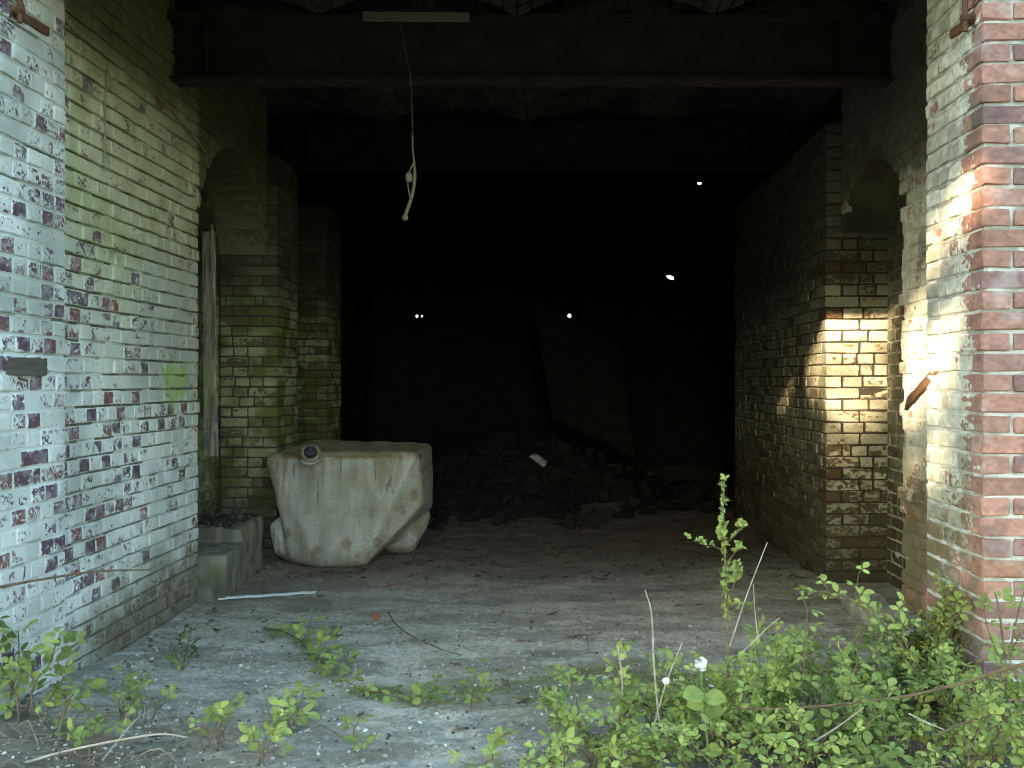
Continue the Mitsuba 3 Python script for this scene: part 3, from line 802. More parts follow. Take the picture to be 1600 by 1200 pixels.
tag('concrete_step', 'broken concrete step in the left doorway in front of the pier', 'step')
put('concrete_step__lower_block', rough_block([(-2.42, 6.34), (-1.96, 6.34), (-2.0, 6.86), (-2.42, 6.86)], -0.02, 0.27, 0.03, 0.03, 3), 'm_concrete', smooth=40)
put('concrete_step__upper_block', rough_block([(-2.42, 6.88), (-2.02, 6.88), (-2.06, 7.50), (-2.42, 7.60)], -0.02, 0.36, 0.03, 0.035, 4), 'm_concrete', smooth=40)
ms = []
for k in range(90):
    a = lump([R.uniform(.01, .05), R.uniform(.01, .05), R.uniform(.008, .03)], 900 + k); a.apply_translation([R.uniform(-2.40, -2.08), R.uniform(6.9, 7.5), 0.365 + R.random() * .02]); ms.append(a)
tag(put('debris_pile', cat(ms), 'm_soot'), 'dark crumbs of debris heaped on the concrete step', 'debris', kind='stuff')
m = lump([.26, .08, .06], 5, .1); m.apply_transform(trimesh.transformations.rotation_matrix(-.5, [0, 0, 1])); m.apply_translation(P(352, 822, 7.2))
tag(put('dark_stone', m, 'm_soot'), 'dark flat stone slab lying on top of the step', 'stone')
# low kerb on the right
tag('kerb_block', 'low mossy kerb stone along the foot of the right wall', 'kerb')
put('kerb_block__stone', rough_block([(1.75, 5.1), (1.9, 5.1), (1.88, 5.62), (1.71, 5.62)], -0.02, 0.12, 0.03, 0.03, 6), 'm_concrete', smooth=40)
put('kerb_block__stone', rough_block([(1.71, 5.65), (1.88, 5.65), (1.86, 6.1), (1.69, 6.1)], -0.02, 0.10, 0.03, 0.03, 7), 'm_concrete', smooth=40)

# planks in the left doorway ---------------------------------------------------------------------------------------------------


def board(a, b, wvec, th, seed, n=14):
    a, b = np.array(a), np.array(b); wv = np.array(wvec, float); t = b - a; nn = np.cross(t, wv); nn /= np.linalg.norm(nn)
    rg = np.random.default_rng(seed); vs = []
    for k in range(n + 1):
        c = a + t * k / n; s = 1 + rg.normal(0, .02); jit = rg.normal(0, .0015, 3)
        for sw, sn in ((-1, -1), (1, -1), (1, 1), (-1, 1)):
            vs.append(c + wv * sw / 2 * s + nn * sn * th / 2 + jit)
    fs = []
    for k in range(n):
        for e in range(4):
            p_, q_ = k * 4 + e, k * 4 + (e + 1) % 4
            fs += [[p_, q_, q_ + 4], [p_, q_ + 4, p_ + 4]]
    e = n * 4
    fs += [[0, 2, 1], [0, 3, 2], [e, e + 1, e + 2], [e, e + 2, e + 3]]
    m = trimesh.Trimesh(np.array(vs), np.array(fs), process=False); m.fix_normals(); return m


tag(put('wooden_board', board(P(330, 712, 7.05), P(326, 362, 7.25), (0.085, -0.03, 0), 0.025, 1), 'm_wood'), 'weathered upright board with blue and green paint marks in the left doorway', 'board')
tag(put('wooden_lath', board(P(336, 545, 7.12), P(330, 350, 7.2), (0.018, -0.01, 0), 0.012, 2), 'm_wood'), 'thin split lath leaning against the upright board', 'lath')

# cable clipped along the left wall ----------------------------------------------------------------------------------------------


def on_left(px, py, off=0.012):
    D = (XL + off) / ((px - CX) / F)
    return P(px, py, D)


cp = [on_left(*q) for q in ((99, 30), (101, 55), (118, 48), (160, 82), (205, 118), (255, 158), (300, 212), (322, 238))]
tag(put('wall_cable', tube(spline([on_left(98, 60)] + cp[0:1] + cp[2:], 60), 0.0055), 'm_cable', smooth=True), 'thin pale cable running along the top of the whitewashed wall', 'cable')
tag(put('drop_cable', tube(spline([on_left(*q) for q in ((168, 132), (165, 150), (164, 200), (163, 268))], 30), 0.004), 'm_cable', smooth=True), 'short cable hanging straight down the upper whitewashed wall', 'cable')
tor = trimesh.creation.torus(0.028, 0.006, 24, 8); tor.apply_transform(trimesh.transformations.rotation_matrix(math.pi / 2, [0, 1, 0])); tor.apply_translation(on_left(171, 128, 0.014))
tag(put('iron_ring', tor, 'm_cable', smooth=True), 'small ring fixed to the wall above the short hanging cable', 'ring')

# batten and hanging cable by the beam -------------------------------------------------------------------------------------------
yb_ = 5.78
a, b = P(567, 26, yb_), P(733, 27, yb_)
tag(put('pale_batten', board(a, b, (0, 0, 0.046), 0.022, 6), 'm_batten'), 'short pale wooden batten fixed at the top of the nearest beam', 'batten')
pts = [P(625, 33, yb_), P(632, 70, yb_), P(641, 120, yb_), P(644, 180, yb_), P(645, 232, yb_), P(648, 268, yb_), P(645, 300, yb_), P(633, 338, yb_)]
q = spline(pts, 60)
tag('hanging_cable', 'pale frayed cable hanging from the ceiling in the dark opening', 'cable')
put('hanging_cable__wire', tube(q[:32], .0028), 'm_stem', smooth=True)
put('hanging_cable__cord', tube(q[30:], np.interp(np.linspace(0, 1, 30), [0, .3, .45, 1], [.0045, .006, .009, .010])), 'm_cable', smooth=True)
put('hanging_cable__loop', tube(spline([P(646, 255, yb_ - .01), P(640, 268, yb_ - .01), P(637, 285, yb_ - .01), P(640, 305, yb_ - .01), P(643, 312, yb_ - .01)], 20), .0035), 'm_cable', smooth=True)
kn = trimesh.creation.icosphere(2, .022); kn.vertices *= [.9, .8, 1.3]; kn.apply_translation(P(639, 277, yb_ - .012)); put('hanging_cable__knot', kn, 'm_cable', smooth=True)
kn = trimesh.creation.icosphere(2, .017); kn.apply_translation(P(633, 340, yb_)); put('hanging_cable__frayed_end', kn, 'm_cable', smooth=True)

# hinge irons on the jambs ----------------------------------------------------------------------------------------------------------


def hinge(key, x, y, z, s, label, L=0.30, tilt=0.0):
    tag(key, label)
    t = board((x - s * .004, y - L * .1, z), (x - s * .004, y + L * .9, z + tilt), (0, 0, .035), .014, 3, 8); put(f'{key}__strap', t, 'm_rust')
    put(f'{key}__pin', tube([(x - s * .035, y - .02, z - .05), (x - s * .035, y - .02, z + .09)], .011, 10), 'm_rust', smooth=40)
    put(f'{key}__eye', tube([(x + s * .01, y - .02, z), (x - s * .05, y - .02, z)], .016, 8), 'm_rust', smooth=40)


hinge('facade_wall__iron_hinge', XR, 3.92, 2.66, 1, 'rusty hinge iron at the top of the right jamb', .22, .01)
hinge('brick_jamb__iron_hinge', XJ, 4.06, 2.74, -1, 'rusty hinge iron at the top left corner on the white jamb', .30, .01)
tag('timber_plug', 'dark timber plug let into the white jamb at the left edge', 'timber plug')
put('timber_plug__wood', board((XJ + .004, 4.02, 1.375), (XJ + .004, 4.30, 1.375), (0, 0, .07), .02, 8, 8), 'm_oldwood')
put('timber_plug__nail', tube([(XJ, 4.10, 1.33), (XJ + .035, 4.10, 1.32)], .006, 6), 'm_rust')
# rusty strap sticking out beside the recess
a, b = P(1418, 632, 4.95), P(1477, 567, 4.42)
a[0] = min(a[0], 1.84)
tag(put('rusty_strap', board(P(1417, 632, 4.60), P(1477, 566, 4.25), (0.012, 0.0, 0.055), .016, 9), 'm_rust'), 'rusty iron strap slanting out from the sunlit right jamb', 'strap')

# strip, brick bit, scrap ------------------------------------------------------------------------------------------------------------
a, b = G(342, 935, .015), G(493, 925, .015)
tag(put('plastic_strip', board(a, b, (0.006, 0.028, 0.004), .008, 11), 'm_plastic'), 'thin white plastic strip lying on the floor in front of the step', 'strip')
for k, (px, py, sz, lab) in enumerate(((590, 966, .055, 'small red brick fragment on the grey floor in the middle'), (786, 958, .025, 'tiny reddish brick chip on the floor right of the brick fragment'), (610, 918, .05, 'flat reddish brick chip on the floor below the tank'))):
    m = lump([sz, sz * .8, sz * (.7 if k != 2 else .2)], 40 + k); c = G(px, py); m.apply_translation([c[0], c[1], ground_z(c[0], c[1]) + sz * (.25 if k != 2 else .08)])
    kk = put('brick_fragment', m, 'm_brickbit') if 'm_brickbit' in scene else None
    if kk is None:
        mat('m_brickbit', (0.30, 0.11, 0.075), .9); kk = put('brick_fragment', m, 'm_brickbit')
    tag(kk, lab, 'brick fragment')
c = G(842, 722, 0)
m = lump([.20, .12, .09], 51, .5); m.apply_transform(trimesh.transformations.rotation_matrix(.7, [.3, 1, .2])); m.apply_translation([P(842, 714, 11.4)[0], 11.4, .48]); tag(put('white_scrap', m, 'm_cement'), 'small whitish scrap lying on the rubble heap', 'scrap')
tag(put('pale_stick', board(G(805, 765, .03), G(880, 776, .03), (0.0, .03, .005), .02, 12), 'm_wood'), 'pale broken stick on the dark floor before the rubble', 'stick')

# rubble heap --------------------------------------------------------------------------------------------------------------------------
tag('rubble_heap', 'dim heap of bricks and rubble at the back of the hall', 'rubble heap')
hx, hy = np.meshgrid(np.linspace(-2.7, 2.3, 70), np.linspace(9.6, 15.8, 80), indexing='ij')


def heap_z(x, y):
    p = np.stack([x, y, 0 * x], -1)
    return 0.70 * np.exp(-(((x + 0.55) / 1.5) ** 2 + ((y - 13.2) / 1.9) ** 2)) - 0.10 + 0.25 * (meshkit.fbm(p * 1.6, 4, 3) - 0.5) + .08 * (meshkit.noise(p * 8, 2) - .5)


hz = heap_z(hx, hy); n1 = hx.shape[1]
ii, jj = np.meshgrid(np.arange(hx.shape[0] - 1), np.arange(n1 - 1), indexing='ij')
qd = np.stack([ii * n1 + jj, (ii + 1) * n1 + jj, (ii + 1) * n1 + jj + 1, ii * n1 + jj + 1], -1).reshape(-1, 4)
put('rubble_heap__mound', (np.stack([hx, hy, hz], -1).reshape(-1, 3), qd), 'm_soot', smooth=True)
ms = []
for k in range(420):
    x, y = R.gauss(-.4, 1.2), R.gauss(11.9, 1.2)
    if not (-2.5 < x < 2.2 and 9.3 < y < 15.5): continue
    s = R.uniform(.06, .24); m = lump([s, s * R.uniform(.5, 1), s * R.uniform(.3, .7)], 200 + k, .12)
    m.apply_transform(trimesh.transformations.rotation_matrix(R.uniform(0, 6), [R.random(), R.random(), R.random()]))
    m.apply_translation([x, y, max(float(heap_z(np.array(x), np.array(y))), 0) + s * .15]); ms.append(m)
k = put('rubble_heap__rubble', cat(ms), 'm_dark'); labels[k] = {'kind': 'stuff'}
tag(put('fallen_slab', board((-.1, 13.75, 1.62), (1.0, 13.9, 1.05), (-.25, -.35, 1.5), .09, 14), 'm_dark'), 'tilted fallen slab leaning at the back of the hall', 'slab')
for k, (p1, p2, lab) in enumerate((((930, 722), (1020, 742), 'splintered timber lying right of the rubble heap'), ((650, 740), (720, 752), 'dark timber lying just right of the tank'))):
    tag(put('old_timber', board(G(*p1, .06), G(*p2, .05), (.02, .05, .02), .04, 20 + k), 'm_wood'), lab, 'timber')

# gravel and litter ------------------------------------------------------------------------------------------------------------------------


def scatter_lumps(n, xr, yr, s0, s1, seed, dens=None):
    rg = np.random.default_rng(seed); V, Fa, o = [], [], 0
    forms = [lump([1, 1, .7], 600 + k) for k in range(10)]
    x = rg.uniform(*xr, n); y = rg.uniform(*yr, n)
    if dens is not None:
        k = rg.random(n) < dens(x, y); x, y = x[k], y[k]
    z = ground_z(x, y)
    for a, b, c in zip(x, y, z):
        f = forms[rg.integers(10)]; s = s0 + (s1 - s0) * rg.random() ** 3
        t = rg.uniform(0, 6.28); rot = np.array([[math.cos(t), -math.sin(t), 0], [math.sin(t), math.cos(t), 0], [0, 0, 1]])
        V.append(f.vertices * s @ rot.T + [a, b, c + s * .12]); Fa.append(f.faces + o); o += len(f.vertices)
    return np.vstack(V), np.vstack(Fa)


tag(put('gravel', scatter_lumps(9000, (-2.0, 1.6), (3.3, 6.0), .003, .019, 71, lambda x, y: np.clip(1.25 - (y - 3.4) / 2.4, .12, 1)), 'm_stone'), 'pale grit and small stones scattered over the floor', 'gravel', kind='stuff')
tag(put('dark_grit', scatter_lumps(3600, (-2.0, 1.7), (3.3, 7.2), .003, .016, 74, lambda x, y: np.clip(1.2 - (y - 3.4) / 3.4, .2, 1)), 'm_litter'), 'dark crumbs of earth and rotten leaf on the floor', 'grit', kind='stuff')
tag(put('crumbled_mortar', scatter_lumps(700, (-2.08, -1.6), (4.0, 7.6), .004, .035, 72, lambda x, y: np.clip((-1.72 - x) / .40, 0, 1)), 'm_concrete'), 'crumbs of mortar along the foot of the whitewashed wall', 'debris', kind='stuff')
rg = np.random.default_rng(73); V, Fa, o = [], [], 0
for k in range(5200):
    x, y = rg.uniform(-2, 1.85), 3.2 + 8 * rg.random()
    if (y < 7.0 and rg.random() < .94) or rg.random() < .4: continue
    s = rg.uniform(.012, .045); t = rg.uniform(0, 6.28); z = float(ground_z(x, y)) + .004
    u = np.array([math.cos(t), math.sin(t), rg.normal(0, .15)]) * s; w = np.array([-math.sin(t), math.cos(t), rg.normal(0, .25)]) * s * .35; c = np.array([x, y, z + abs(u[2]) + abs(w[2])])
    V += [c - u, c + w, c + u + [0, 0, s * .2], c - w]; Fa += [[o, o + 1, o + 2], [o, o + 2, o + 3]]; o += 4
tag(put('leaf_litter', (np.array(V), np.array(Fa)), 'm_litter'), 'dry brown leaf litter strewn over the inner floor', 'leaf litter', kind='stuff')

# ================================================================ plants
TONES = [0.08, 0.25, 0.45, 0.65, 0.85, 1.0]


def leaflet(L, W, fold=0.25, bend=0.2, teeth=True):
    """a pointed oval blade from the origin along +x, folded along its midrib"""
    ts = np.array([0, .14, .32, .52, .72, .88, 1.0]); ws = np.array([0, .52, .88, 1.0, .84, .48, 0]) * W / 2
    v, f = [], []
    for t, w in zip(ts, ws):
        z = -bend * L * t * t
        v += [[t * L, 0, z], [t * L - (.02 * L if teeth else 0), w, z + fold * w], [t * L - (.02 * L if teeth else 0), -w, z + fold * w]]
    for k in range(len(ts) - 1):
        a, b = 3 * k, 3 * k + 3
        f += [[a, b, b + 1], [a, b + 1, a + 1], [a, a + 2, b + 2], [a, b + 2, b]]
    return np.array(v), np.array(f)


def place_v(v, R3, t):
    return v @ R3.T + t


def rz(a):
    c, s = math.cos(a), math.sin(a); return np.array([[c, -s, 0], [s, c, 0], [0, 0, 1.0]])


def ry(a):
    c, s = math.cos(a), math.sin(a); return np.array([[c, 0, s], [0, 1, 0], [-s, 0, c]])


_leaf = {}


def leaf_ply(kind, var, tone):
    key = (kind, var, tone)
    if key in _leaf: return _leaf[key]
    rg = np.random.default_rng(var * 13 + hash(kind) % 1 + len(kind)); V, Fa, o = [], [], 0
    if kind == 'bramble':
        specs = [(0.046, 0, 1.0), (0.030, 1.15, .84), (0.030, -1.15, .84)]
        for off, a, s in specs:
            v, f = leaflet(.058 * s * rg.uniform(.85, 1.15), .035 * s * rg.uniform(.85, 1.15), rg.uniform(.1, .4), rg.uniform(.05, .35))
            v = place_v(v, rz(a + rg.normal(0, .12)) @ ry(rg.normal(0.05, .22)), [off, .006 * np.sign(a), 0]); V.append(v); Fa.append(f + o); o += len(v)
        s = np.array([[0, .0012, 0], [.048, .001, 0], [.048, -.001, 0], [0, -.0012, 0]]); V.append(s); Fa.append(np.array([[0, 1, 2], [0, 2, 3]]) + o)
    elif kind == 'small':
        for k in range(5):
            v, f = leaflet(.022 * rg.uniform(.7, 1.25), .015, rg.uniform(.1, .5), rg.uniform(0, .3))
            v = place_v(v, rz(rg.uniform(0, 6.28)) @ ry(-rg.uniform(-.2, .9)), rg.normal(0, .004, 3)); V.append(v); Fa.append(f + o); o += len(v)
    elif kind == 'round':
        v, f = leaflet(.055 * rg.uniform(.8, 1.2), .050, rg.uniform(.05, .25), rg.uniform(.1, .3)); V.append(v); Fa.append(f)
    V, Fa = np.vstack(V), np.vstack(Fa)
    _leaf[key] = mikit.ply((V, Fa), 'm_leaf', smooth=False, uv=np.tile([[TONES[tone], 0.5]], (len(V), 1)))
    return _leaf[key]


def basis(x, up):
    x = x / (np.linalg.norm(x) + 1e-9); y = np.cross(up, x); y /= np.linalg.norm(y) + 1e-9; return np.stack([x, y, np.cross(x, y)], 1)


def plant(key, label, stems, rng, kind='bramble', every=0.055, reach=0.0, size=(0.7, 1.15), tones=(2, 3, 4, 5), start=0.15, cat_='bramble', group=None, stem_mat='m_stem', flat=0.35, most=290):
    """stems: list of (points, base radius). Leaves sit along the stems; every leaf is an entry."""
    base, n = key, 0
    while key in labels:
        n += 1; key = f'{base}_{n:03d}'
    tag(key, label, cat_, group)
    tb, cnt = [], 0
    for pts, rad in stems:
        L = sum(np.linalg.norm(np.array(b) - np.array(a)) for a, b in zip(pts[:-1], pts[1:]))
        q = spline(pts, max(6, int(L / .025)))
        tb.append(tube(q, np.linspace(rad, rad * .45, len(q)), 5))
        if not every: continue
        m = max(2, int(L * (1 - start) / every)); side = 1
        for k in range(m + 1):
            t = start + (1 - start) * k / m
            i = min(int(t * (len(q) - 1)), len(q) - 2)
            pos = q[i] + (q[i + 1] - q[i]) * (t * (len(q) - 1) - i); tg = q[i + 1] - q[i]; tg /= np.linalg.norm(tg) + 1e-9
            side = -side
            lat = np.cross(tg, Z); lat = lat / (np.linalg.norm(lat) + 1e-9) if np.linalg.norm(lat) > .2 else np.array([math.cos(k * 2.4), math.sin(k * 2.4), 0])
            dirn = lat * side * rng.uniform(.5, 1.2) + tg * rng.uniform(.0, .8) + np.array([rng.normal(0, .35), rng.normal(-.15, .35), rng.uniform(-.15, .6)])
            up = Z + rng.normal(0, flat, 3) + np.array([0, -.35, 0])
            B3 = basis(dirn, up); s = rng.uniform(*size) * (1 if t < .85 else .75)
            M = np.eye(4); M[:3, :3] = B3 * s; M[:3, 3] = pos + B3[:, 0] * reach * rng.random()
            tone = tones[min(int(rng.random() * len(tones)), len(tones) - 1)]
            if cnt < most:
                scene[f'{key}__leaf' + (f'_{cnt:03d}' if cnt else '')] = {**leaf_ply(kind, int(rng.integers(0, 5)), tone), 'to_world': T(M)}
            cnt += 1
    put(f'{key}__stem', cat(tb), stem_mat, smooth=True)
    return key


def gp(px, py, dz=0.0):
    g = G(px, py); g[2] = float(ground_z(g[0], g[1])) + dz; return g


def cane(base, tip, lift, rng, n=4, wob=.03):
    base, tip = np.array(base, float), np.array(tip, float); pts = []
    for k in range(n + 1):
        t = k / n; p = base + (tip - base) * t + Z * lift * 4 * t * (1 - t) * (1 - .25 * t)
        if 0 < k < n: p = p + rng.normal(0, wob, 3)
        pts.append(p)
    return pts


prg = np.random.default_rng(101)
# bramble trailing over the floor (left of centre)
tr = [gp(412, 988, .02), gp(440, 992, .03), gp(480, 1020, .05), gp(505, 1048, .04), gp(560, 1080, .02), gp(620, 1092, .02), gp(655, 1098, .02)]
plant('bramble', 'leafy bramble runner trailing across the grey floor', [(tr, .004), ([gp(470, 1015, .03), gp(492, 985, .12)], .002), ([gp(495, 1040, .03), gp(520, 1018, .10)], .002), ([gp(520, 1060, .03), gp(545, 1030, .06)], .002)], prg, size=(.55, 1.0), every=.045, tones=(1, 2, 3, 4), start=.05)
plant('bramble', 'small bramble tuft on the floor, left of two near the centre', [([gp(640, 1108, .01), gp(690, 1100, .08)], .003), ([gp(660, 1110, .01), gp(712, 1108, .05)], .003), ([gp(665, 1110, .01), gp(675, 1092, .08)], .002)], prg, size=(.6, 1.0), every=.04, tones=(1, 2, 3), start=.2)
plant('bramble', 'small upright bramble tuft near the centre, right of another', [([gp(735, 1116, .01), gp(745, 1085, .12)], .003), ([gp(735, 1116, .01), gp(760, 1105, .07)], .003)], prg, size=(.6, 1.0), every=.04, tones=(2, 3), start=.25)
plant('bramble', 'bright young bramble shoot on the gravel near the bottom left', [([gp(455, 1150, .01), gp(440, 1112, .06)], .003), ([gp(455, 1150, .01), gp(475, 1110, .08)], .003), ([gp(455, 1155, .01), gp(450, 1135, .05)], .003)], prg, size=(.7, 1.05), every=.04, tones=(3, 4, 5), start=.3)
plant('bramble', 'dark little bramble at the foot of the whitewashed wall', [([gp(285, 1052, .01), gp(265, 1035, .10)], .003), ([gp(285, 1052, .01), gp(308, 1040, .06)], .003), ([gp(285, 1052, .01), gp(300, 1008, .1)], .003)], prg, size=(.6, .95), every=.06, tones=(0, 1, 1, 3), start=.3)
# left clump against the jamb
st = []
for (bx_, by_, tx, ty, D_) in ((20, 1130, 30, 985, 3.95), (40, 1140, 95, 990, 3.95), (70, 1150, 115, 1010, 4.0), (10, 1150, -10, 970, 3.9), (60, 1150, 60, 1010, 3.85), (30, 1160, 20, 1040, 3.8), (90, 1150, 130, 1075, 3.9)):
    b_ = gp(bx_, by_, .0); st.append((cane(b_, P(tx, ty, D_), .04, prg, 4, .015), .004))
plant('bramble', 'dark green bramble bush against the left jamb', st, prg, size=(.7, 1.15), every=.045, tones=(1, 1, 2, 3, 4))
for k, (x, y, nst, sp_, tones, lab) in enumerate(((215, 1130, 8, 110, (1, 2, 3, 4), 'low bramble with yellow-green tips below the whitewashed wall'), (345, 1160, 6, 90, (2, 3, 4), 'sparse bramble sprouts at the bottom left, below the wall foot'), (120, 1185, 7, 120, (1, 2, 3), 'low dark bramble in the bottom left corner'), (415, 1190, 5, 70, (3, 4, 5), 'bright bramble sprout at the bottom edge, left of centre'), (560, 1178, 2, 25, (2, 3), 'tiny seedling sprout alone at the bottom centre'))):
    st = []
    for j in range(nst):
        bpx, bpy = x + R.uniform(-.3, .3) * sp_, min(y + R.uniform(-8, 14), 1230); b_ = gp(bpx, bpy)
        tip = b_ + np.array([R.uniform(-.5, .5) * sp_ / 430, R.uniform(-.08, .12), R.uniform(.04, .16)]); st.append((cane(b_, tip, .03, prg, 3, .012), .003))
    plant('bramble', lab, st, prg, size=(.4, .85), every=.045, tones=tones, start=.35)

# right-hand thicket: brambles standing on the ground from the opening's corner to the camera's right
spots = [  # px, py of the base, number of canes, spread m, height m, tones, label
    (930, 1190, 9, .16, .22, (2, 3, 4), 'low leafy bramble at the left end of the thicket'),
    (1010, 1185, 12, .20, .30, (2, 3, 4, 5), 'bushy bright bramble below the two dead stalks'),
    (830, 1225, 6, .16, .08, (3, 4, 5), 'flat bright leaf patch at the bottom edge, left of the thicket'),
    (1120, 1190, 12, .20, .34, (2, 3, 4, 5), 'bramble around the foot of the tall sapling'),
    (1210, 1160, 12, .20, .38, (2, 3, 4), 'bramble just right of the tall sapling'),
    (1290, 1200, 12, .20, .30, (1, 2, 3, 4), 'low bramble in the lower right, below the long cane'),
    (1390, 1190, 12, .20, .34, (1, 2, 3, 4), 'bramble below the long cane, right of centre in the thicket'),
    (1480, 1200, 12, .20, .36, (2, 3, 4), 'bramble in the bottom right, left of the corner one'),
    (1570, 1190, 12, .20, .42, (2, 3, 4), 'bramble filling the bottom right corner'),
    (1420, 1120, 10, .16, .34, (1, 2, 3), 'dark bramble at the foot of the right jamb'),
    (1520, 1110, 10, .16, .40, (1, 2, 3, 4), 'bramble growing against the red brick corner'),
    (1340, 1120, 8, .16, .26, (1, 1, 2, 3), 'shaded bramble behind the arching cane'),
    (1060, 1240, 8, .20, .20, (2, 3, 4, 5), 'leafy bramble at the bottom edge below the white flower'),
    (1330, 1250, 9, .24, .24, (1, 2, 3, 4), 'bramble at the bottom edge right of the sapling'),
    (1600, 1250, 9, .24, .34, (2, 3, 4), 'bramble cut by the bottom right edge'),
    (1250, 1110, 9, .16, .36, (2, 3, 4, 5), 'tangled bramble between the sapling and the arching cane'),
    (1470, 1060, 8, .12, .30, (1, 2, 3, 4), 'bramble pressed close to the base of the right jamb'),
    (1580, 1130, 10, .16, .50, (2, 3, 4, 5), 'tallest bramble, before the red brick wall at the right edge'),
    (1190, 1240, 9, .2, .24, (3, 4, 5), 'pale bramble at the bottom edge below the sapling'),
    (950, 1245, 8, .2, .18, (3, 4, 5), 'bright bramble at the bottom edge, second patch left of the flower'),
]
for (px, py, nst, spd, hgt, tones, lab) in spots:
    st = []
    for j in range(nst):
        b_ = gp(px, py); b_[:2] += prg.normal(0, spd * .45, 2); b_[1] = min(b_[1], 4.45); b_[0] = b_[0] if b_[1] < 3.7 else min(b_[0], 1.5)
        tip = b_ + np.array([prg.normal(0, spd * .8), prg.normal(0, spd * .6), hgt * prg.uniform(.45, 1.15)])
        if tip[1] > 3.75: tip[0] = min(tip[0], 1.52)
        st.append((cane(b_, tip, .05, prg, 4, .02), .0032))
    plant('bramble', lab, st, prg, size=(.36, .80), every=.026, tones=tones, start=.15)
# arching young canes in front of the right recess
plant('bramble', 'arching bramble cane with fresh leaves in front of the right recess', [([P(1460, 1070, 3.75), P(1410, 1010, 3.78), P(1370, 965, 3.8), P(1330, 940, 3.82), P(1290, 930, 3.85), P(1262, 925, 3.86)], .0042), ([P(1335, 940, 3.82), P(1342, 895, 3.8)], .0025), ([P(1300, 932, 3.84), P(1282, 905, 3.84)], .0025), ([P(1425, 1040, 3.76), P(1408, 975, 3.76), P(1412, 945, 3.76)], .003), ([P(1400, 1000, 3.78), P(1420, 975, 3.75)], .002)], prg, size=(.55, .8), every=.055, tones=(4, 5, 5), start=.12)
plant('bramble', 'upright bramble shoot left of the arching cane', [([P(1262, 1090, 3.7), P(1255, 1020, 3.7), P(1262, 960, 3.7), P(1250, 925, 3.7)], .003), ([P(1330, 1080, 3.6), P(1318, 1030, 3.6), P(1310, 1005, 3.6)], .003), ([P(1335, 1060, 3.6), P(1340, 1020, 3.6)], .002)], prg, size=(.55, .85), every=.05, tones=(3, 4, 5), start=.1)
plant('bramble', 'leafy shoots rising before the red brick corner', [([P(1570, 1030, 3.55), P(1562, 960, 3.6), P(1555, 925, 3.62)], .005), ([P(1575, 1030, 3.55), P(1590, 960, 3.6), P(1600, 925, 3.6)], .004), ([P(1560, 1030, 3.55), P(1540, 970, 3.6), P(1538, 945, 3.6)], .003)], prg, size=(.6, .9), every=.045, tones=(2, 3, 4, 5), start=.1)
lc = [P(1150, 1108, 3.55), P(1250, 1106, 3.5), P(1400, 1090, 3.4), P(1500, 1068, 3.3), P(1570, 1046, 3.2), P(1640, 1028, 3.1)]
tag(put('long_cane', tube(spline(lc, 40), np.linspace(.004, .0065, 40), 6), 'm_stem', smooth=True), 'long smooth bramble cane crossing the thicket towards the right edge', 'cane')
# tall sapling
D0 = 3.75
main = [P(1142, 1180, D0), P(1140, 1080, D0), P(1137, 1000, D0), P(1136, 940, D0), P(1132, 860, D0), P(1130, 800, D0), P(1131, 752, D0)]
side = [([P(1132, 860, D0), P(1105, 850, D0 - .03), P(1083, 845, D0 - .04)], .002), ([P(1136, 940, D0), P(1150, 905, D0), P(1152, 880, D0)], .002), ([P(1133, 850, D0), P(1150, 835, D0), P(1160, 822, D0)], .002), ([P(1138, 960, D0), P(1158, 945, D0), P(1185, 952, D0)], .0018), ([P(1134, 880, D0), P(1150, 862, D0), P(1158, 855, D0)], .0018)]
k = plant('sapling', 'tall thin hawthorn sapling standing above the thicket', [(main, .0055)] + side, prg, kind='small', every=.015, reach=.026, size=(.6, 1.35), tones=(3, 4, 5), start=.42, cat_='sapling', stem_mat='m_stem')
put(f'{k}__twig', tube(spline([P(1140, 1010, D0), P(1165, 935, D0), P(1188, 875, D0), P(1199, 847, D0)], 20), np.linspace(.0028, .0018, 20), 5), 'm_drystem', smooth=True)
put(f'{k}__twig', tube(spline([P(1141, 1035, D0), P(1175, 1005, D0), P(1200, 980, D0), P(1219, 965, D0)], 20), np.linspace(.0028, .0018, 20), 5), 'm_drystem', smooth=True)
put(f'{k}__twig', tube(spline([P(1184, 995, D0), P(1180, 960, D0), P(1177, 912, D0)], 14), np.linspace(.0022, .0015, 14), 5), 'm_drystem', smooth=True)
# dense small-leaved undergrowth around the sapling
st = []
for j in range(26):
    b_ = gp(1150 + prg.uniform(-40, 110), 1170 + prg.uniform(-15, 40)); tip = b_ + np.array([prg.normal(0, .12), prg.normal(0, .08), prg.uniform(.15, .44)]); st.append((cane(b_, tip, .02, prg, 3, .012), .002))
plant('hawthorn_bush', 'small-leaved hawthorn scrub at the foot of the sapling', st, prg, kind='small', every=.020, size=(.7, 1.2), tones=(4, 5, 5), start=.3, cat_='bush')
# dead stalks
for pts, lab in (((P(1030, 1130, 3.6), P(1022, 1040, 3.6), P(1018, 960, 3.6), P(1008, 922, 3.6)), 'tall dead stalk, left of the leaning one behind the flower'),
                 ((P(1022, 1135, 3.6), P(1040, 1070, 3.6), P(1066, 1004, 3.6)), 'pale dead stalk leaning to the right beside the white flower'),
                 ((P(972, 1110, 3.7), P(972, 1060, 3.7), P(965, 1006, 3.7)), 'short dead stalk standing left of the other stalks')):
    tag(put('dead_stalk', tube(spline(pts, 24), np.linspace(.0038, .002, 24), 5), 'm_drystem', smooth=True), lab, 'stalk')
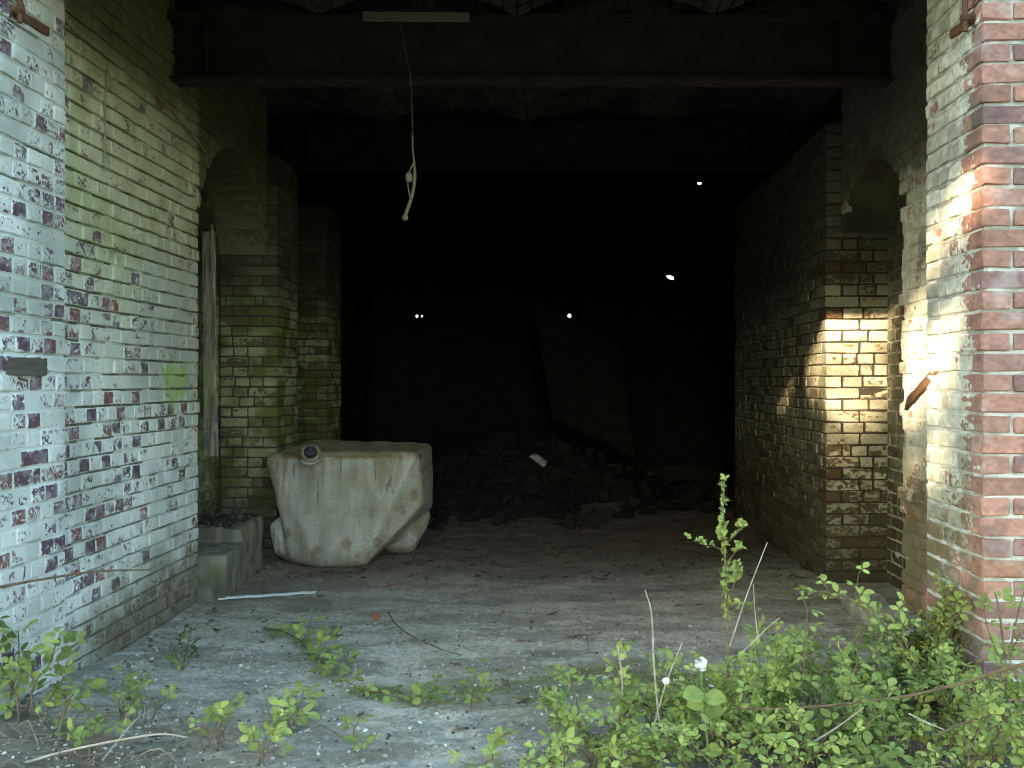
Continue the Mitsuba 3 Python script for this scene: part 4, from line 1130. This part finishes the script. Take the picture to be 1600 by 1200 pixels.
# garlic-mustard type flower
fb = [P(1112, 1230, 3.45), P(1105, 1160, 3.47), P(1098, 1100, 3.5), P(1095, 1045, 3.5)]
tag('wild_flower', 'white flower head on a green stem in front of the sapling', 'flower')
put('wild_flower__stem', tube(spline(fb, 24), np.linspace(.0045, .002, 24), 6), 'm_greenstem', smooth=True)


def flower_head(c, n, s, seed):
    rg = np.random.default_rng(seed); ms = []
    for k in range(n):
        o = rg.normal(0, 1, 3); o = o / np.linalg.norm(o) * s * rg.uniform(.6, 1.5); B3 = basis(np.cross(o, [.3, .2, .9]), o)
        for a in range(4):
            v, f = leaflet(.009, .007, .1, .1, False); v = place_v(v, B3 @ rz(a * 1.57 + .3) @ ry(-.25), c + o); ms.append(trimesh.Trimesh(v, f, process=False))
    return cat(ms)


put('wild_flower__petals', flower_head(P(1096, 1038, 3.49), 22, .015, 1), 'm_petal')
for (px, py, a, tone, s) in ((1080, 1085, 2.8, 3, 1.5), (1115, 1090, .3, 3, 1.4), (1120, 1110, -.3, 2, 1.3), (1125, 1172, .0, 5, 1.2), (1078, 1100, 3.4, 4, 1.2)):
    M = np.eye(4); M[:3, :3] = basis(np.array([math.cos(a), -.4, .1]), Z + np.array([0, -.7, 0])) * s; M[:3, 3] = P(1100, py, 3.48); kk = 'wild_flower__leaf'; n = 0
    while kk in scene: n += 1; kk = f'wild_flower__leaf_{n:03d}'
    scene[kk] = {**leaf_ply('round', 1, tone), 'to_world': T(M)}
tag('seed_head', 'small pale round seed head left of the white flower', 'flower')
put('seed_head__stem', tube(spline([P(1085, 1080, 3.5), P(1060, 1068, 3.5), P(1043, 1064, 3.5)], 12), .0018, 5), 'm_greenstem', smooth=True)
put('seed_head__petals', flower_head(P(1041, 1064, 3.5), 16, .008, 2), 'm_petal')
# twigs
for pts, r_, mt, lab in (((gp(608, 965, .03), gp(615, 985, .05), gp(640, 1002, .03), gp(690, 1022, .03), gp(722, 1029, .02)), .0045, 'm_stem', 'dark bent twig lying on the floor right of the brick fragment'),
                         ((P(-15, 920, 3.95), P(60, 906, 4.05), P(150, 893, 4.2), P(236, 890, 4.35)), .006, 'm_stem', 'thin brown twig reaching across the lower whitewashed wall'),
                         ((P(20, 1198, 3.55), P(110, 1172, 3.58), P(240, 1148, 3.6), P(293, 1152, 3.62)), .005, 'm_drystem', 'long pale dead cane across the bottom left'),
                         ((gp(160, 1200, .04), gp(210, 1165, .09), gp(240, 1150, .1)), .003, 'm_drystem', 'thin pale twig crossing below the long dead cane'),
                         ((gp(340, 1075, .01), gp(362, 1040, .05), gp(381, 1008, .08)), .003, 'm_drystem', 'straw-coloured stalk standing on the floor left of the runner'),
                         ((gp(278, 1140, .01), gp(282, 1110, .06), gp(286, 1092, .1)), .0025, 'm_drystem', 'thin pale stalk in the low bramble below the wall'),
                         ((P(1270, 1160, 3.4), P(1310, 1135, 3.4), P(1350, 1105, 3.4)), .004, 'm_drystem', 'pale dead stick below the long cane'),
                         ((P(1420, 1115, 3.35), P(1450, 1130, 3.3), P(1475, 1140, 3.3)), .003, 'm_drystem', 'short pale dead stick right of the slanting one'),
                         ((P(1460, 1150, 3.3), P(1520, 1125, 3.3), P(1600, 1110, 3.25)), .004, 'm_stem', 'brown dead stick in the lower right of the thicket'),
                         ((gp(895, 1000, .02), gp(915, 1010, .06), gp(920, 1022, .02)), .003, 'm_stem', 'tiny dark twig on the floor left of the dead stalks')):
    tag(put('twig', tube(spline(pts, 26), np.linspace(r_, r_ * .6, 26), 5), mt, smooth=True), lab, 'twig')
# dry grass and small twigs in the thicket floor
rg = np.random.default_rng(77); ms = []
for k in range(520):
    x0 = rg.uniform(.0, 1.6) if rg.random() < .55 else rg.uniform(-2.0, -.9); y0 = rg.uniform(3.0, 4.15); L = rg.uniform(.06, .28); t = rg.uniform(0, 6.28)
    z0 = float(ground_z(x0, y0)); p = [(x0, y0, z0 + rg.uniform(.0, .04)), (x0 + L * .5 * math.cos(t), y0 + L * .5 * math.sin(t), z0 + rg.uniform(.01, .08)), (x0 + L * math.cos(t), y0 + L * math.sin(t), z0 + rg.uniform(0, .05))]
    ms.append(tube(spline(p, 5), rg.uniform(.0008, .0022), 3))
tag(put('dry_grass', cat(ms), 'm_straw'), 'tangle of dry grass and thin dead twigs under the brambles', 'dry grass', kind='stuff')

# ================================================================ trees behind the observer that shade the front
gaps = [(1308, 505, 6.9, .11), (1345, 525, 6.9, .12), (1372, 508, 6.9, .08), (1300, 550, 6.9, .10), (1350, 562, 6.9, .07), (1282, 605, 7.0, .09), (1330, 640, 6.9, .09), (1376, 605, 6.9, .06),
        (1300, 690, 6.9, .05), (1268, 572, 7.2, .07), (1225, 612, 8.1, .07), (1426, 530, 5.6, .11), (1428, 580, 5.55, .12), (1425, 630, 5.6, .06), (1455, 600, 4.35, .07), (1470, 540, 4.25, .05),
        (1500, 312, 4.0, .06), (1446, 400, 4.38, .05), (1452, 720, 4.35, .04), (1425, 740, 5.6, .05)]
lit, gapr = [P(x, y, d) for x, y, d, g in gaps], [g for x, y, d, g in gaps]
lit = np.array(lit)


def tree(key, label, x, y, h, crown, nleaf, rng, leafsize=.13):
    tag(key, label, 'tree')
    tr_ = [(x, y, -.1), (x + .1, y, h * .3), (x - .05, y + .1, h * .6), (x + .1, y, h * .92)]
    ms = [tube(spline(tr_, 20), np.linspace(.17, .05, 20), 9)]
    c = np.array(crown[0]); rad = np.array(crown[1])
    clumps = []
    for k in range(60):
        d_ = rng.normal(0, 1, 3); d_ /= np.linalg.norm(d_); p = c + d_ * rad * rng.uniform(.35, .95); clumps.append(p)
        if k < 16: ms.append(tube(spline([(x, y, max(h * .3, p[2] - 2)), (np.array([x, y, p[2] - 1]) + p) / 2, p], 8), np.linspace(.05, .015, 8), 5))
    put(f'{key}__trunk', cat(ms), 'm_stem', smooth=True)
    clumps = np.array(clumps)
    pos = clumps[rng.integers(0, len(clumps), nleaf)] + rng.normal(0, 1, (nleaf, 3)) * rad * .22
    u = rng.normal(0, 1, (nleaf, 3)); u /= np.linalg.norm(u, axis=1, keepdims=True)
    w = np.cross(u, rng.normal(0, 1, (nleaf, 3))); w /= np.linalg.norm(w, axis=1, keepdims=True)
    ok = pos[:, 2] > .3
    for q_, g_ in zip(lit, gapr):
        rel = pos - q_; t = rel @ SUN; dist = np.linalg.norm(rel - t[:, None] * SUN, axis=1); ok &= ~((t > 0) & (dist < g_ + leafsize * .35))  # crown shaped for light: leaves removed along sun rays to chosen patches
    pos, u, w = pos[ok], u[ok], w[ok]; n = len(pos); s = leafsize * rng.uniform(.7, 1.2, (n, 1))
    v = np.stack([pos - u * s * .5, pos + w * s * .32, pos + u * s * .5, pos - w * s * .32], 1).reshape(-1, 3)
    b = np.arange(n)[:, None] * 4
    f = np.concatenate([b + [0, 1, 2], b + [0, 2, 3]])
    put(f'{key}__crown', (v, f), 'm_leaf', uv=np.tile([[.4, .5]], (len(v), 1)))


trg = np.random.default_rng(201)
tree('shade_tree', 'leafy tree standing behind the camera on the left', -5.8, -5.2, 9, ((-5.5, -4.5, 5.6), (3.3, 2.6, 4.0)), 60000, trg, .15)
tree('shade_tree_001', 'second leafy tree behind the camera', -2.4, -7.6, 9, ((-2.6, -7.2, 5.2), (2.6, 2.2, 3.6)), 36000, trg, .15)
tree('shade_tree_003', 'fourth leafy tree behind the camera, close to the first', -4.6, -1.4, 6, ((-4.6, -1.6, 4.2), (2.0, 1.5, 2.6)), 26000, trg, .14)
